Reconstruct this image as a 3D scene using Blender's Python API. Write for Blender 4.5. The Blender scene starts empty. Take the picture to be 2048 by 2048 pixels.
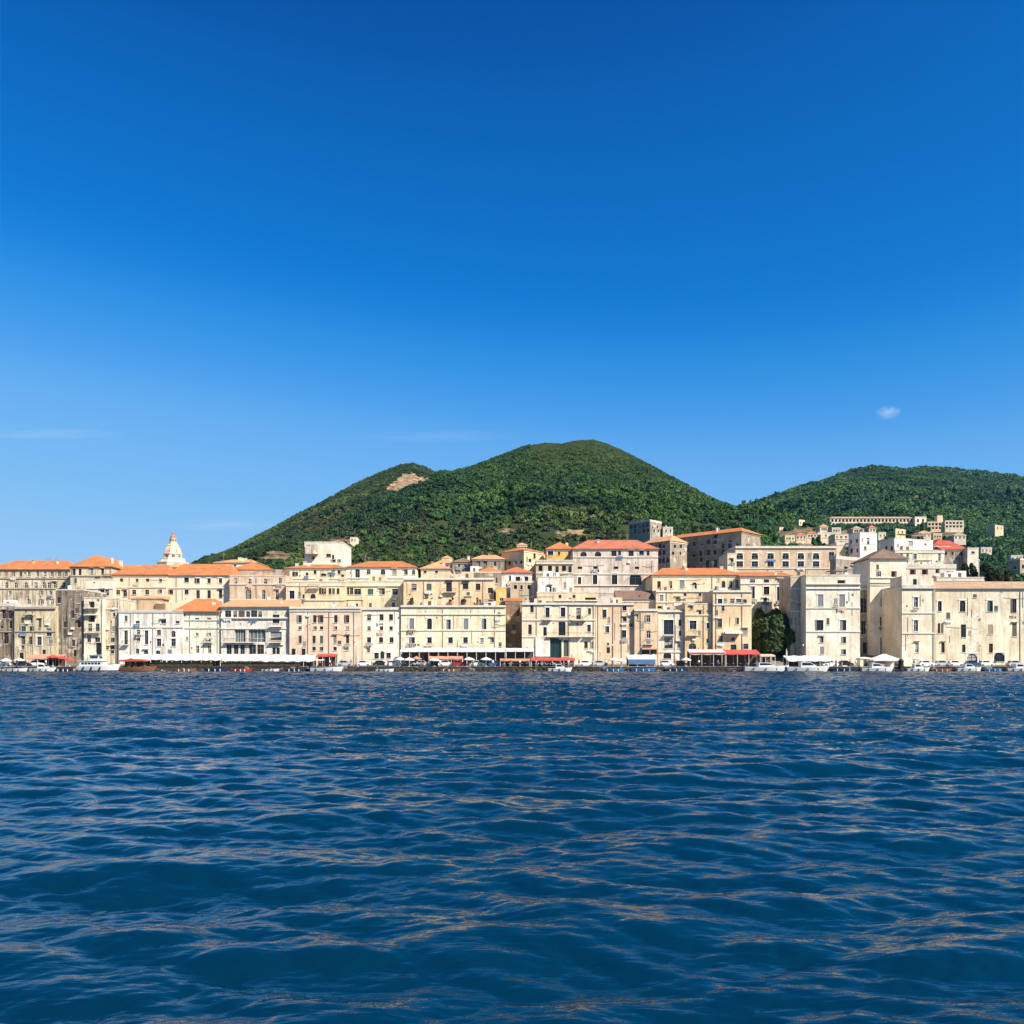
import bpy, math, random
import numpy as np
from mathutils import Vector, Matrix
R = math.radians
C = bpy.context.scene
COL = C.collection
# ---------------------------------------------------------------- camera, sky, sun, exposure
F, HZ, CZ = 1774.0, 1322.0, 2.6          # focal length in photo pixels, horizon row, eye height above the sea
cam_d = bpy.data.cameras.new('camera'); cam = bpy.data.objects.new('camera', cam_d); COL.objects.link(cam)
cam.location = (0, 0, CZ); cam.rotation_euler = (R(90), 0, 0)
cam_d.sensor_width = 36.0; cam_d.lens = 36.0*F/2048.0
cam_d.shift_y = (HZ-1024.0)/2048.0
cam_d.clip_start = 0.1; cam_d.clip_end = 30000
C.camera = cam
SUN_EL, SUN_AZ = 43.0, 50.0              # sun behind the viewer, to the right
W = bpy.data.worlds.new('World'); C.world = W; W.use_nodes = True
nt = W.node_tree; bg = nt.nodes['Background']
sky = nt.nodes.new('ShaderNodeTexSky'); sky.sky_type = 'NISHITA'; sky.sun_disc = False
sky.sun_elevation = R(SUN_EL); sky.sun_rotation = R(180-SUN_AZ)
sky.altitude = 0; sky.air_density = 1.0; sky.dust_density = 0.35; sky.ozone_density = 3.0
# film response of the sky: each channel of the sky's own light goes through one curve
dv = nt.nodes.new('ShaderNodeVectorMath'); dv.operation = 'SCALE'; dv.inputs['Scale'].default_value = 1/8.0
cu = nt.nodes.new('ShaderNodeRGBCurve'); cm = cu.mapping; cm.extend = 'HORIZONTAL'; cm.use_clip = False
SKYC = [[(.805,.0006),(1.04,.002),(1.27,.006),(1.45,.026),(1.70,.066),(2.04,.135),(2.8,.205),(4.0,.296),(6.0,.38)],
        [(1.41,.084),(1.56,.116),(1.80,.152),(2.18,.206),(2.46,.272),(2.86,.342),(3.37,.425),(4.5,.509),(6.0,.578),(7.7,.63)],
        [(2.67,.38),(2.92,.462),(3.29,.552),(3.87,.672),(4.26,.755),(4.77,.830),(5.35,.879),(6.5,.905),(7.7,.92)]]
for ch, pts_ in enumerate(SKYC):
    c = cm.curves[ch]; c.points[0].location = (0, 0); c.points[1].location = (1, pts_[-1][1]/1.213)
    for x_, y_ in pts_[:-1]: c.points.new(x_/8.0, y_/1.213)
cm.update()
up = nt.nodes.new('ShaderNodeVectorMath'); up.operation = 'SCALE'; up.inputs['Scale'].default_value = 10.0
nt.links.new(sky.outputs[0], dv.inputs[0]); nt.links.new(dv.outputs[0], cu.inputs['Color']); nt.links.new(cu.outputs[0], up.inputs[0]); nt.links.new(up.outputs[0], bg.inputs['Color'])
bg.inputs['Strength'].default_value = 0.065
sd = bpy.data.lights.new('sun', 'SUN'); sun = bpy.data.objects.new('sun', sd); COL.objects.link(sun)
sd.energy = 5.0; sd.angle = R(0.53); sd.color = (1.0, 0.935, 0.82)
sdir = Vector((math.sin(R(SUN_AZ))*math.cos(R(SUN_EL)), -math.cos(R(SUN_AZ))*math.cos(R(SUN_EL)), math.sin(R(SUN_EL))))
sun.rotation_euler = sdir.to_track_quat('Z', 'Y').to_euler(); sun.location = (60, -60, 90)
C.view_settings.view_transform = 'Standard'; C.view_settings.look = 'None'
C.view_settings.exposure = 0.9; C.view_settings.gamma = 1.0
C.cycles.max_bounces = 6; C.cycles.diffuse_bounces = 3; C.cycles.glossy_bounces = 3; C.cycles.volume_bounces = 1
C.cycles.caustics_reflective = False; C.cycles.caustics_refractive = False
C.cycles.use_denoising = True

# ---------------------------------------------------------------- helpers
def P(px, py, Y): return Vector(((px-1024.0)*Y/F, Y, CZ+(HZ-py)*Y/F))
def zpx(py, Y): return CZ+(HZ-py)*Y/F
def xpx(px, Y): return (px-1024.0)*Y/F

def tag(o, label=None, cat=None, group=None, kind=None):
    if label: o['label'] = label
    if cat: o['category'] = cat
    if group: o['group'] = group
    if kind: o['kind'] = kind
    return o
def empty(name, loc, rz=0):
    o = bpy.data.objects.new(name, None); COL.objects.link(o)
    o.location = loc; o.rotation_euler = (0, 0, rz); o.empty_display_size = 0.5
    return o

class MB:
    def __init__(s): s.v = []; s.f = []
    def add(s, vs, fs):
        n = len(s.v); s.v += [tuple(p) for p in vs]; s.f += [tuple(i+n for i in f) for f in fs]
        return s
    def poly(s, *pts): return s.add(pts, [tuple(range(len(pts)))])
    def box(s, x0, x1, y0, y1, z0, z1):
        return s.add([(x0,y0,z0),(x1,y0,z0),(x1,y1,z0),(x0,y1,z0),(x0,y0,z1),(x1,y0,z1),(x1,y1,z1),(x0,y1,z1)],
                     [(0,3,2,1),(4,5,6,7),(0,1,5,4),(1,2,6,5),(2,3,7,6),(3,0,4,7)])
    def tube(s, p0, p1, r0, r1=None, n=6, cap=True):
        r1 = r0 if r1 is None else r1
        p0 = Vector(p0); p1 = Vector(p1); d = (p1-p0)
        if d.length < 1e-6: return s
        q = d.to_track_quat('Z', 'Y'); vs = []
        for p, r in ((p0, r0), (p1, r1)):
            for i in range(n):
                a = 2*math.pi*i/n
                vs.append(p + q @ Vector((r*math.cos(a), r*math.sin(a), 0)))
        fs = [(i, (i+1) % n, n+(i+1) % n, n+i) for i in range(n)]
        if cap: fs += [tuple(range(n-1, -1, -1)), tuple(range(n, 2*n))]
        return s.add(vs, fs)
    def lathe(s, prof, n=12, c=(0,0,0), ph=0.0):
        vs = []; fs = []
        for (r, z) in prof:
            for i in range(n):
                a = 2*math.pi*i/n+ph
                vs.append((c[0]+r*math.cos(a), c[1]+r*math.sin(a), c[2]+z))
        for k in range(len(prof)-1):
            for i in range(n):
                j = (i+1) % n
                fs.append((k*n+i, k*n+j, (k+1)*n+j, (k+1)*n+i))
        fs.append(tuple(range(n-1, -1, -1))); fs.append(tuple(range((len(prof)-1)*n, len(prof)*n)))
        return s.add(vs, fs)
    def prism(s, prof, y0, y1):          # closed profile in x,z swept along y
        n = len(prof)
        vs = [(x, y0, z) for x, z in prof]+[(x, y1, z) for x, z in prof]
        fs = [(i, (i+1) % n, n+(i+1) % n, n+i) for i in range(n)]+[tuple(range(n-1, -1, -1)), tuple(range(n, 2*n))]
        return s.add(vs, fs)
    def build(s, name, mat, parent=None, smooth=False):
        me = bpy.data.meshes.new(name); me.from_pydata(s.v, [], s.f)
        if mat: me.materials.append(mat)
        if smooth: me.polygons.foreach_set('use_smooth', [True]*len(me.polygons))
        me.update()
        o = bpy.data.objects.new(name, me); COL.objects.link(o)
        if parent: o.parent = parent
        return o
def np_mesh(name, V, Fc, mat, smooth=True, parent=None):
    me = bpy.data.meshes.new(name)
    V = np.ascontiguousarray(V, dtype=np.float32); Fc = np.ascontiguousarray(Fc, dtype=np.int32)
    k = Fc.shape[1]
    me.vertices.add(len(V)); me.vertices.foreach_set('co', V.ravel())
    me.loops.add(Fc.size); me.loops.foreach_set('vertex_index', Fc.ravel())
    me.polygons.add(len(Fc)); me.polygons.foreach_set('loop_start', np.arange(0, Fc.size, k, dtype=np.int32))
    me.polygons.foreach_set('use_smooth', np.full(len(Fc), smooth))
    me.update(calc_edges=True)
    if mat: me.materials.append(mat)
    o = bpy.data.objects.new(name, me); COL.objects.link(o)
    if parent: o.parent = parent
    return o
def kids(o): return [c for c in COL.objects if c.parent == o]
def copy_tree(o, parent=None, kidmap=None):
    c = o.copy(); COL.objects.link(c); c.parent = parent
    for ch in list(o.children): copy_tree(ch, c)
    return c

# value noise in numpy
def vnoise(x, y, seed=0):
    xi = np.floor(x).astype(np.int64); yi = np.floor(y).astype(np.int64)
    xf = x-xi; yf = y-yi
    u = xf*xf*(3-2*xf); v = yf*yf*(3-2*yf)
    def h(a, b):
        n = (a*374761393 + b*668265263 + seed*974711) & 0x7fffffff
        n = ((n ^ (n >> 13))*1274126177) & 0x7fffffff
        return ((n ^ (n >> 16)) & 0xffff)/65535.0
    return (h(xi, yi)*(1-u)+h(xi+1, yi)*u)*(1-v)+(h(xi, yi+1)*(1-u)+h(xi+1, yi+1)*u)*v*1.0
def fbm(x, y, seed=0, o=4):
    s = 0; a = 0.5; t = 0
    for i in range(o):
        s = s+a*vnoise(x*2**i, y*2**i, seed+i*17); t += a; a *= 0.5
    return s/t

# ---------------------------------------------------------------- materials
def new_mat(name):
    m = bpy.data.materials.new(name); m.use_nodes = True
    t = m.node_tree; b = t.nodes['Principled BSDF']
    return m, t, b
def N(t, typ, **kw):
    n = t.nodes.new(typ)
    for k, v in kw.items():
        if k in n.inputs: n.inputs[k].default_value = v
        else: setattr(n, k, v)
    return n
def ramp(t, a, b, ca=(0,0,0,1), cb=(1,1,1,1)):
    r = t.nodes.new('ShaderNodeValToRGB'); e = r.color_ramp.elements
    e[0].position = a; e[1].position = b; e[0].color = ca; e[1].color = cb
    return r
def mixc(t, fac, a, b, mode='MIX'):
    m = t.nodes.new('ShaderNodeMix'); m.data_type = 'RGBA'; m.blend_type = mode
    for sock, v in ((m.inputs[0], fac), (m.inputs[6], a), (m.inputs[7], b)):
        if hasattr(v, 'links'): t.links.new(v, sock)
        elif isinstance(v, (int, float)): sock.default_value = v
        else: sock.default_value = (*v, 1) if len(v) == 3 else v
    return m.outputs[2]
def pos_scaled(t, sx, sy, sz):
    g = t.nodes.new('ShaderNodeNewGeometry'); m = N(t, 'ShaderNodeMapping'); m.inputs['Scale'].default_value = (sx, sy, sz)
    t.links.new(g.outputs['Position'], m.inputs['Vector']); return m.outputs[0]
def noise_at(t, vec, scale, detail=4, rough=0.55, dist=0.0):
    n = N(t, 'ShaderNodeTexNoise', Scale=scale, Detail=detail, Roughness=rough, Distortion=dist)
    t.links.new(vec, n.inputs['Vector']); return n.outputs['Fac']

_plain = {}
def plain(name, col, rough=0.6, metal=0.0, var=0.12, scale=3.0):
    if name in _plain: return _plain[name]
    m, t, b = new_mat(name)
    v = pos_scaled(t, 1, 1, 1); f = noise_at(t, v, scale, 4)
    r = ramp(t, 0.3, 0.7); t.links.new(f, r.inputs[0])
    c = mixc(t, r.outputs[0], tuple(x*(1-var) for x in col), tuple(min(1, x*(1+var)) for x in col))
    t.links.new(c, b.inputs['Base Color'])
    b.inputs['Roughness'].default_value = rough; b.inputs['Metallic'].default_value = metal
    _plain[name] = m; return m

SP = {}
def stucco(name, col, stain=0.35, patch=0.25, grime=(0.16, 0.115, 0.075), pcol=None):
    m, t, b = new_mat(name); SP[m.name] = (col, stain, patch, grime)
    p1 = pos_scaled(t, 1, 1, 1)
    a = noise_at(t, p1, 0.22, 6, 0.6)
    ra = ramp(t, 0.32, 0.68); t.links.new(a, ra.inputs[0])
    c = mixc(t, ra.outputs[0], tuple(x*f for x, f in zip(col, (0.80, 0.74, 0.66))), tuple(min(0.86, x*1.08) for x in col))
    # patches of repaired / bare plaster with ragged edges
    pc = pcol or tuple(min(0.8, x*f) for x, f in zip(col, (0.92, 0.80, 0.74)))
    pn = noise_at(t, pos_scaled(t, 1, 1, 1.6), 0.42, 8, 0.62, 0.6)
    rp = ramp(t, 0.60, 0.635); t.links.new(pn, rp.inputs[0])
    mp = N(t, 'ShaderNodeMath', operation='MULTIPLY'); t.links.new(rp.outputs[0], mp.inputs[0]); mp.inputs[1].default_value = patch*2
    mp.use_clamp = True
    c = mixc(t, mp.outputs[0], c, pc)
    # a second coat: paler lime wash left in other places
    qn = noise_at(t, pos_scaled(t, 1, 1, 0.8), 0.27, 7, 0.65, 0.9); rq = ramp(t, 0.57, 0.61); t.links.new(qn, rq.inputs[0])
    mq = N(t, 'ShaderNodeMath', operation='MULTIPLY'); t.links.new(rq.outputs[0], mq.inputs[0]); mq.inputs[1].default_value = min(1, patch*1.6)
    c = mixc(t, mq.outputs[0], c, tuple(min(0.8, x*0.55+0.36*f) for x, f in zip(col, (1, .95, .84))))
    # rain streaks running down
    sn = noise_at(t, pos_scaled(t, 1.5, 1.5, 0.16), 1.0, 6, 0.65)
    rs = ramp(t, 0.47, 0.70); t.links.new(sn, rs.inputs[0])
    ms = N(t, 'ShaderNodeMath', operation='MULTIPLY'); t.links.new(rs.outputs[0], ms.inputs[0]); ms.inputs[1].default_value = stain
    c = mixc(t, ms.outputs[0], c, grime)
    # small blotches
    bn = noise_at(t, p1, 1.7, 8, 0.7, 0.3)
    rb = ramp(t, 0.58, 0.72); t.links.new(bn, rb.inputs[0])
    mb_ = N(t, 'ShaderNodeMath', operation='MULTIPLY'); t.links.new(rb.outputs[0], mb_.inputs[0]); mb_.inputs[1].default_value = stain*0.9
    c = mixc(t, mb_.outputs[0], c, tuple(g*1.6 for g in grime))
    # thin settlement cracks, only in places
    vd = N(t, 'ShaderNodeTexNoise', Scale=0.8, Detail=3); t.links.new(p1, vd.inputs['Vector'])
    va = N(t, 'ShaderNodeMixRGB', blend_type='ADD'); va.inputs[0].default_value = 0.9; t.links.new(p1, va.inputs[1]); t.links.new(vd.outputs['Color'], va.inputs[2])
    vo = N(t, 'ShaderNodeTexVoronoi', feature='DISTANCE_TO_EDGE', Scale=0.30); t.links.new(va.outputs[0], vo.inputs['Vector'])
    vr = ramp(t, 0.004, 0.030, (1,1,1,1), (0,0,0,1)); t.links.new(vo.outputs['Distance'], vr.inputs[0])
    vm = N(t, 'ShaderNodeMath', operation='MULTIPLY'); t.links.new(vr.outputs[0], vm.inputs[0]); cr = noise_at(t, pos_scaled(t, 1, 1, .7), 0.16, 3, .5); rc = ramp(t, .52, .66); t.links.new(cr, rc.inputs[0]); t.links.new(rc.outputs[0], vm.inputs[1])
    vk = N(t, 'ShaderNodeMath', operation='MULTIPLY'); t.links.new(vm.outputs[0], vk.inputs[0]); vk.inputs[1].default_value = min(0.7, 0.12+stain*0.62)
    c = mixc(t, vk.outputs[0], c, tuple(g*0.9 for g in grime))
    t.links.new(c, b.inputs['Base Color'])
    b.inputs['Roughness'].default_value = 0.9; b.inputs['Specular IOR Level'].default_value = 0.15
    bp = N(t, 'ShaderNodeBump', Strength=0.5, Distance=0.12); t.links.new(bn, bp.inputs['Height']); t.links.new(bp.outputs[0], b.inputs['Normal'])
    return m

def tiles(name, col, dark=0.75):
    m, t, b = new_mat(name)
    tc = N(t, 'ShaderNodeTexCoord')
    w = N(t, 'ShaderNodeTexWave', wave_type='BANDS', bands_direction='X', Scale=1.3, Distortion=0.6, Detail=2)
    t.links.new(tc.outputs['Object'], w.inputs['Vector'])
    p = pos_scaled(t, 1, 1, 1)
    a = noise_at(t, p, 0.35, 6, 0.65); ra = ramp(t, 0.34, 0.66); t.links.new(a, ra.inputs[0])
    c = mixc(t, ra.outputs[0], (col[0]*.72, col[1]*.78, col[2]*.95), tuple(min(.85, x*1.15) for x in col))
    d = noise_at(t, p, 2.6, 5, 0.7); rd = ramp(t, 0.53, 0.68); t.links.new(d, rd.inputs[0])
    md = N(t, 'ShaderNodeMath', operation='MULTIPLY'); t.links.new(rd.outputs[0], md.inputs[0]); md.inputs[1].default_value = dark
    c = mixc(t, md.outputs[0], c, (col[0]*0.4, col[1]*0.5, col[2]*0.8))
    wv = N(t, 'ShaderNodeMath', operation='MULTIPLY'); t.links.new(w.outputs['Fac'], wv.inputs[0]); wv.inputs[1].default_value = 0.25
    c = mixc(t, wv.outputs[0], c, tuple(x*0.5 for x in col))
    t.links.new(c, b.inputs['Base Color']); b.inputs['Roughness'].default_value = 0.85; b.inputs['Specular IOR Level'].default_value = 0.2
    bp = N(t, 'ShaderNodeBump', Strength=0.6, Distance=0.15); t.links.new(w.outputs['Fac'], bp.inputs['Height']); t.links.new(bp.outputs[0], b.inputs['Normal'])
    return m

def glass(name, col):
    m, t, b = new_mat(name); b.inputs['Base Color'].default_value = (*col, 1)
    b.inputs['Roughness'].default_value = 0.12; b.inputs['Specular IOR Level'].default_value = 0.35
    return m
M = dict(
    glass=[glass('window_glass_dark', (0.012, 0.014, 0.017)), glass('window_glass_brown', (0.022, 0.017, 0.014)), glass('window_glass_blue', (0.016, 0.024, 0.034))],
    curtain=plain('curtain_cloth', (0.30, 0.27, 0.23), 0.9),
    frame_w=plain('white_window_paint', (0.62, 0.60, 0.55), 0.6), frame_b=plain('brown_window_paint', (0.10, 0.06, 0.04), 0.6),
    frame_g=plain('grey_window_paint', (0.20, 0.21, 0.21), 0.6),
    shut=[plain('brown_shutter', (0.09, 0.055, 0.035), 0.7), plain('green_shutter', (0.05, 0.075, 0.06), 0.7), plain('grey_shutter', (0.17, 0.165, 0.16), 0.7), plain('faded_shutter', (0.26, 0.20, 0.15), 0.7)],
    stone=plain('pale_trim_stone', (0.62, 0.56, 0.46), 0.85, var=0.2), trim=plain('white_trim_plaster', (0.74, 0.70, 0.62), 0.85, var=0.15),
    dtrim=plain('weathered_trim', (0.33, 0.26, 0.19), 0.9, var=0.3),
    inside=plain('shade_dark_interior', (0.10, 0.08, 0.06), 0.9), wood=plain('door_wood', (0.06, 0.035, 0.02), 0.7),  # inside: dimness of rooms and loggias put into the panel colour
    iron=plain('black_iron', (0.03, 0.03, 0.03), 0.5), pipe=plain('pipe_metal', (0.25, 0.22, 0.18), 0.6),
    tile=tiles('orange_roof_tile', (0.56, 0.19, 0.062)), tile2=tiles('red_roof_tile', (0.52, 0.165, 0.08)), tile3=tiles('pale_roof_tile', (0.66, 0.33, 0.15)),
    tile4=tiles('old_brown_roof_tile', (0.24, 0.145, 0.095), 0.8), tile6=tiles('mottled_pale_roof_tile', (0.52, 0.33, 0.18), 0.75), tile5=tiles('bright_red_roof_tile', (0.52, 0.10, 0.055)),
    flat=plain('flat_roof_screed', (0.50, 0.44, 0.36), 0.9, var=0.25, scale=0.8), flatw=plain('white_roof_screed', (0.7, 0.66, 0.58), 0.9, var=0.15, scale=0.8),
    unit=plain('white_unit_paint', (0.65, 0.64, 0.60), 0.5),
    fab_w=plain('white_awning_fabric', (0.66, 0.64, 0.60), 0.8, var=0.06), fab_r=plain('red_awning_fabric', (0.42, 0.055, 0.042), 0.8, var=0.15),
    fab_o=plain('terracotta_awning_fabric', (0.48, 0.22, 0.14), 0.8, var=0.15), fab_b=plain('blue_stall_cloth', (0.055, 0.14, 0.26), 0.8, var=0.3),
    fab_t=plain('tan_awning_fabric', (0.6, 0.42, 0.28), 0.8, var=0.15),
    post_w=plain('white_post_paint', (0.7, 0.68, 0.64), 0.5),
)
# ---------------------------------------------------------------- terrain: town slope and three hills
TOWN = {-600: [(200,1340),(228,1332),(246,1310),(262,1270),(300,1215),(350,1200),(420,1190),(520,1185),(700,1200),(2600,1300)],
        500: [(200,1340),(228,1332),(246,1310),(262,1265),(300,1195),(350,1165),(420,1150),(520,1140),(700,1150),(2600,1300)],
        900: [(200,1340),(228,1332),(246,1305),(262,1255),(300,1185),(350,1160),(420,1150),(520,1140),(700,1150),(2600,1300)],
        1300: [(200,1340),(228,1332),(246,1305),(262,1250),(300,1180),(350,1140),(420,1112),(520,1090),(700,1085),(2600,1300)],
        1560: [(200,1340),(228,1332),(246,1300),(262,1240),(300,1165),(350,1118),(420,1092),(520,1080),(700,1052),(900,1040),(2600,1300)],
        1850: [(200,1340),(228,1332),(246,1300),(262,1240),(300,1175),(350,1135),(420,1112),(520,1092),(700,1068),(900,1046),(2600,1300)],
        2100: [(200,1340),(228,1332),(246,1305),(262,1250),(300,1190),(350,1152),(420,1125),(520,1100),(700,1080),(900,1060),(2600,1300)],
        2700: [(200,1340),(228,1332),(246,1310),(262,1260),(300,1200),(350,1160),(420,1130),(520,1110),(700,1090),(900,1070),(2600,1300)]}
TK = sorted(TOWN)
HILLS = [  # silhouette points (px), near depth, ridge depth by px, base row
    dict(pts=[(250,1200),(385,1136),(470,1098),(560,1052),(640,1010),(720,965),(765,945),(800,932),(826,928),(850,936),(872,946),(960,990),(1100,1060),(1300,1160)], yb=430, yr=[(250,1100),(820,1500),(1300,1500)], base=1180, amp=20, seed=3),
    dict(pts=[(430,1200),(540,1125),(640,1062),(760,998),(840,962),(880,943),(905,944),(940,935),(1000,912),(1050,893),(1090,886),(1124,888),(1150,882),(1185,880),(1215,889),(1250,905),(1300,932),(1345,958),(1400,990),(1460,1015),(1500,1025),(1560,1050),(1640,1090),(1760,1140),(1900,1200)], yb=400, yr=[(430,800),(900,1150),(1180,1250),(1500,1000),(1900,800)], base=1165, amp=24, seed=7),
    dict(pts=[(1100,1200),(1300,1100),(1420,1050),(1490,1019),(1560,992),(1640,968),(1700,950),(1745,942),(1800,940),(1850,941),(1900,946),(1960,950),(2048,962),(2200,985),(2400,1040),(2700,1120)], yb=640, yr=[(1100,1500),(1500,1700),(1800,1900),(2200,1700),(2700,1500)], base=1100, amp=26, seed=11)]
def terrain(px, Y):
    px = np.asarray(px, float); Y = np.asarray(Y, float)
    prof = [np.interp(Y, [a for a, _ in TOWN[k]], [(HZ-b)/F for _, b in TOWN[k]]) for k in TK]
    e = np.zeros_like(px+Y)
    for i in range(len(TK)-1):
        w = (px-TK[i])/(TK[i+1]-TK[i]); m = (px >= TK[i]) & (px < TK[i+1]); w = w*w*(3-2*w)
        e = np.where(m, prof[i]*(1-w)+prof[i+1]*w, e)
    e = np.where(px < TK[0], prof[0], e); e = np.where(px >= TK[-1], prof[-1], e)
    z = CZ+e*Y
    X = (px-1024)*Y/F
    z = z + np.where(Y > 300, (fbm(X/40, Y/40, 5)-0.5)*7*np.clip((Y-300)/150, 0, 1), 0)
    for h in HILLS:
        xs = [a for a, _ in h['pts']]; er = np.interp(px, xs, [(HZ-b)/F for _, b in h['pts']], left=-0.05, right=-0.05)
        yr = np.interp(px, [a for a, _ in h['yr']], [b for _, b in h['yr']])
        eb = np.minimum((HZ-h['base'])/F, er)
        s = np.clip((Y-h['yb'])/(yr-h['yb']), 0, 1)
        ee = eb+(er-eb)*np.sin(np.pi/2*s)**0.92
        zz = CZ+ee*Y
        nz = (fbm(X/150, Y/170, h['seed'], 4)-0.5)*2*h['amp']+(fbm(X/46, Y/46, h['seed']+1, 3)-0.5)*h['amp']*0.55
        zz = zz+nz*np.clip(s*4, 0, 1)*np.clip((1-s)*2.2, 0, 1)
        zr = CZ+er*yr
        zz = np.where(Y > yr, CZ+(zr-CZ)*np.exp(-((Y-yr)/420)**2), zz)
        zz = np.where((Y < h['yb']), -10, zz)
        z = np.maximum(z, zz)
    return z
def ground(X, Y):
    if Y < 228: return 1.2
    return float(terrain(np.array([1024+F*X/Y]), np.array([float(Y)]))[0])
# bare rock / terrace patches: (px, py, half width, half height, strength)
BARE = [(818,962,34,15,1.0),(800,975,25,10,1.0),(1145,1066,26,7,.8),(690,1082,36,7,.7),(1860,992,36,4,.55),(1905,1006,36,3,.55),(560,1112,40,10,.5),(600,1120,30,8,.5),(1010,1062,22,6,.5),(1900,1075,60,10,.4),(1600,1070,60,12,.5),(1690,1072,30,10,.5)]
def bare_mask(px, Y, z):
    py = HZ-(z-CZ)*F/Y
    X = (px-1024)*Y/F
    n = fbm(px/9.0, py/5.0, 91, 4)
    m = np.zeros_like(px+Y)
    for (a, b, w, h, s) in BARE:
        r = np.sqrt(((px-a)/w)**2+((py-b)/h)**2)
        m = np.maximum(m, s*np.clip((1.25-r+(n-0.5)*1.6)*3, 0, 1))
    return np.where(Y > 300, m, 0)
tpx = np.arange(-560, 2640, 5.0)
tY = np.concatenate([np.linspace(228.5, 320, 30), 320*(2700/320)**np.linspace(0, 1, 300)[1:]])
GX, GY = np.meshgrid(tpx, tY)
GZ = terrain(GX, np.minimum(GY, 2700)); GZ = np.where(GY > 2700, 2.0, GZ)
bm_ = bare_mask(GX, np.minimum(GY, 2700), GZ)
V = np.stack([(GX-1024)*GY/F, GY, GZ], -1).reshape(-1, 3)
nr, nc = GX.shape; idx = np.arange(nr*nc).reshape(nr, nc)
Fq = np.stack([idx[:-1,:-1], idx[:-1,1:], idx[1:,1:], idx[1:,:-1]], -1).reshape(-1, 4)
m, t, b = new_mat('hillside_scrub')
p1 = pos_scaled(t, 1, 1, 1)
a = noise_at(t, p1, 0.035, 8, 0.65); ra = ramp(t, 0.35, 0.65); t.links.new(a, ra.inputs[0])
c = mixc(t, ra.outputs[0], (0.020, 0.034, 0.013), (0.048, 0.066, 0.022))
d = noise_at(t, p1, 0.25, 6, 0.7); rd = ramp(t, 0.45, 0.7); t.links.new(d, rd.inputs[0])
c = mixc(t, rd.outputs[0], c, (0.035, 0.042, 0.016))
at = N(t, 'ShaderNodeAttribute', attribute_name='bare')
rk = noise_at(t, pos_scaled(t, 1, 1, 1.5), 0.16, 8, 0.7); rr = ramp(t, 0.42, 0.60); t.links.new(rk, rr.inputs[0])
rock = mixc(t, rr.outputs[0], (0.09, 0.06, 0.035), (0.52, 0.34, 0.19))
c = mixc(t, at.outputs['Fac'], c, rock)
au = N(t, 'ShaderNodeAttribute', attribute_name='urban')
c = mixc(t, au.outputs['Fac'], c, mixc(t, rd.outputs[0], (0.26, 0.22, 0.17), (0.17, 0.14, 0.11)))
t.links.new(c, b.inputs['Base Color']); b.inputs['Roughness'].default_value = 0.95; b.inputs['Specular IOR Level'].default_value = 0.1
bp = N(t, 'ShaderNodeBump', Strength=0.9, Distance=3.0); t.links.new(d, bp.inputs['Height']); t.links.new(bp.outputs[0], b.inputs['Normal'])
hills = np_mesh('hills', V, Fq, m, True)
hills.data.attributes.new('bare', 'FLOAT', 'POINT').data.foreach_set('value', bm_.ravel().astype(np.float32))
hills.data.attributes.new('urban', 'FLOAT', 'POINT').data.foreach_set('value', np.clip((330-GY)/30, 0, 1).ravel().astype(np.float32))
tag(hills, 'green wooded hills and the slope they stand on behind the waterfront town', kind='structure')

# ---------------------------------------------------------------- woodland crowns (one mass): instanced clumps
def leaf_material(name, cols, use_inst=True):
    m, t, b = new_mat(name)
    if use_inst:
        at = N(t, 'ShaderNodeAttribute', attribute_name='tint'); at.attribute_type = 'INSTANCER'
        src = at.outputs['Color']
    else:
        src = N(t, 'ShaderNodeRGB').outputs[0]; src.default_value = (*cols, 1)
    p = pos_scaled(t, 1, 1, 1); n = noise_at(t, p, 1.1 if use_inst else 2.2, 3, 0.6)
    r = ramp(t, 0.3, 0.7, (0.7, 0.7, 0.72, 1), (1.3, 1.28, 1.05, 1)); t.links.new(n, r.inputs[0])
    c = mixc(t, 1.0, src, r.outputs[0], 'MULTIPLY')
    t.links.new(c, b.inputs['Base Color']); b.inputs['Roughness'].default_value = 0.7; b.inputs['Specular IOR Level'].default_value = 0.2
    tr = N(t, 'ShaderNodeBsdfTranslucent'); t.links.new(c, tr.inputs['Color'])
    mx = N(t, 'ShaderNodeMixShader'); mx.inputs[0].default_value = 0.22
    out = t.nodes['Material Output']
    t.links.new(b.outputs[0], mx.inputs[1]); t.links.new(tr.outputs[0], mx.inputs[2]); t.links.new(mx.outputs[0], out.inputs['Surface'])
    return m
M['wood_leaf'] = leaf_material('woodland_foliage', None)
M['bark'] = plain('tree_bark', (0.09, 0.065, 0.045), 0.95, var=0.3)
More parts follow.
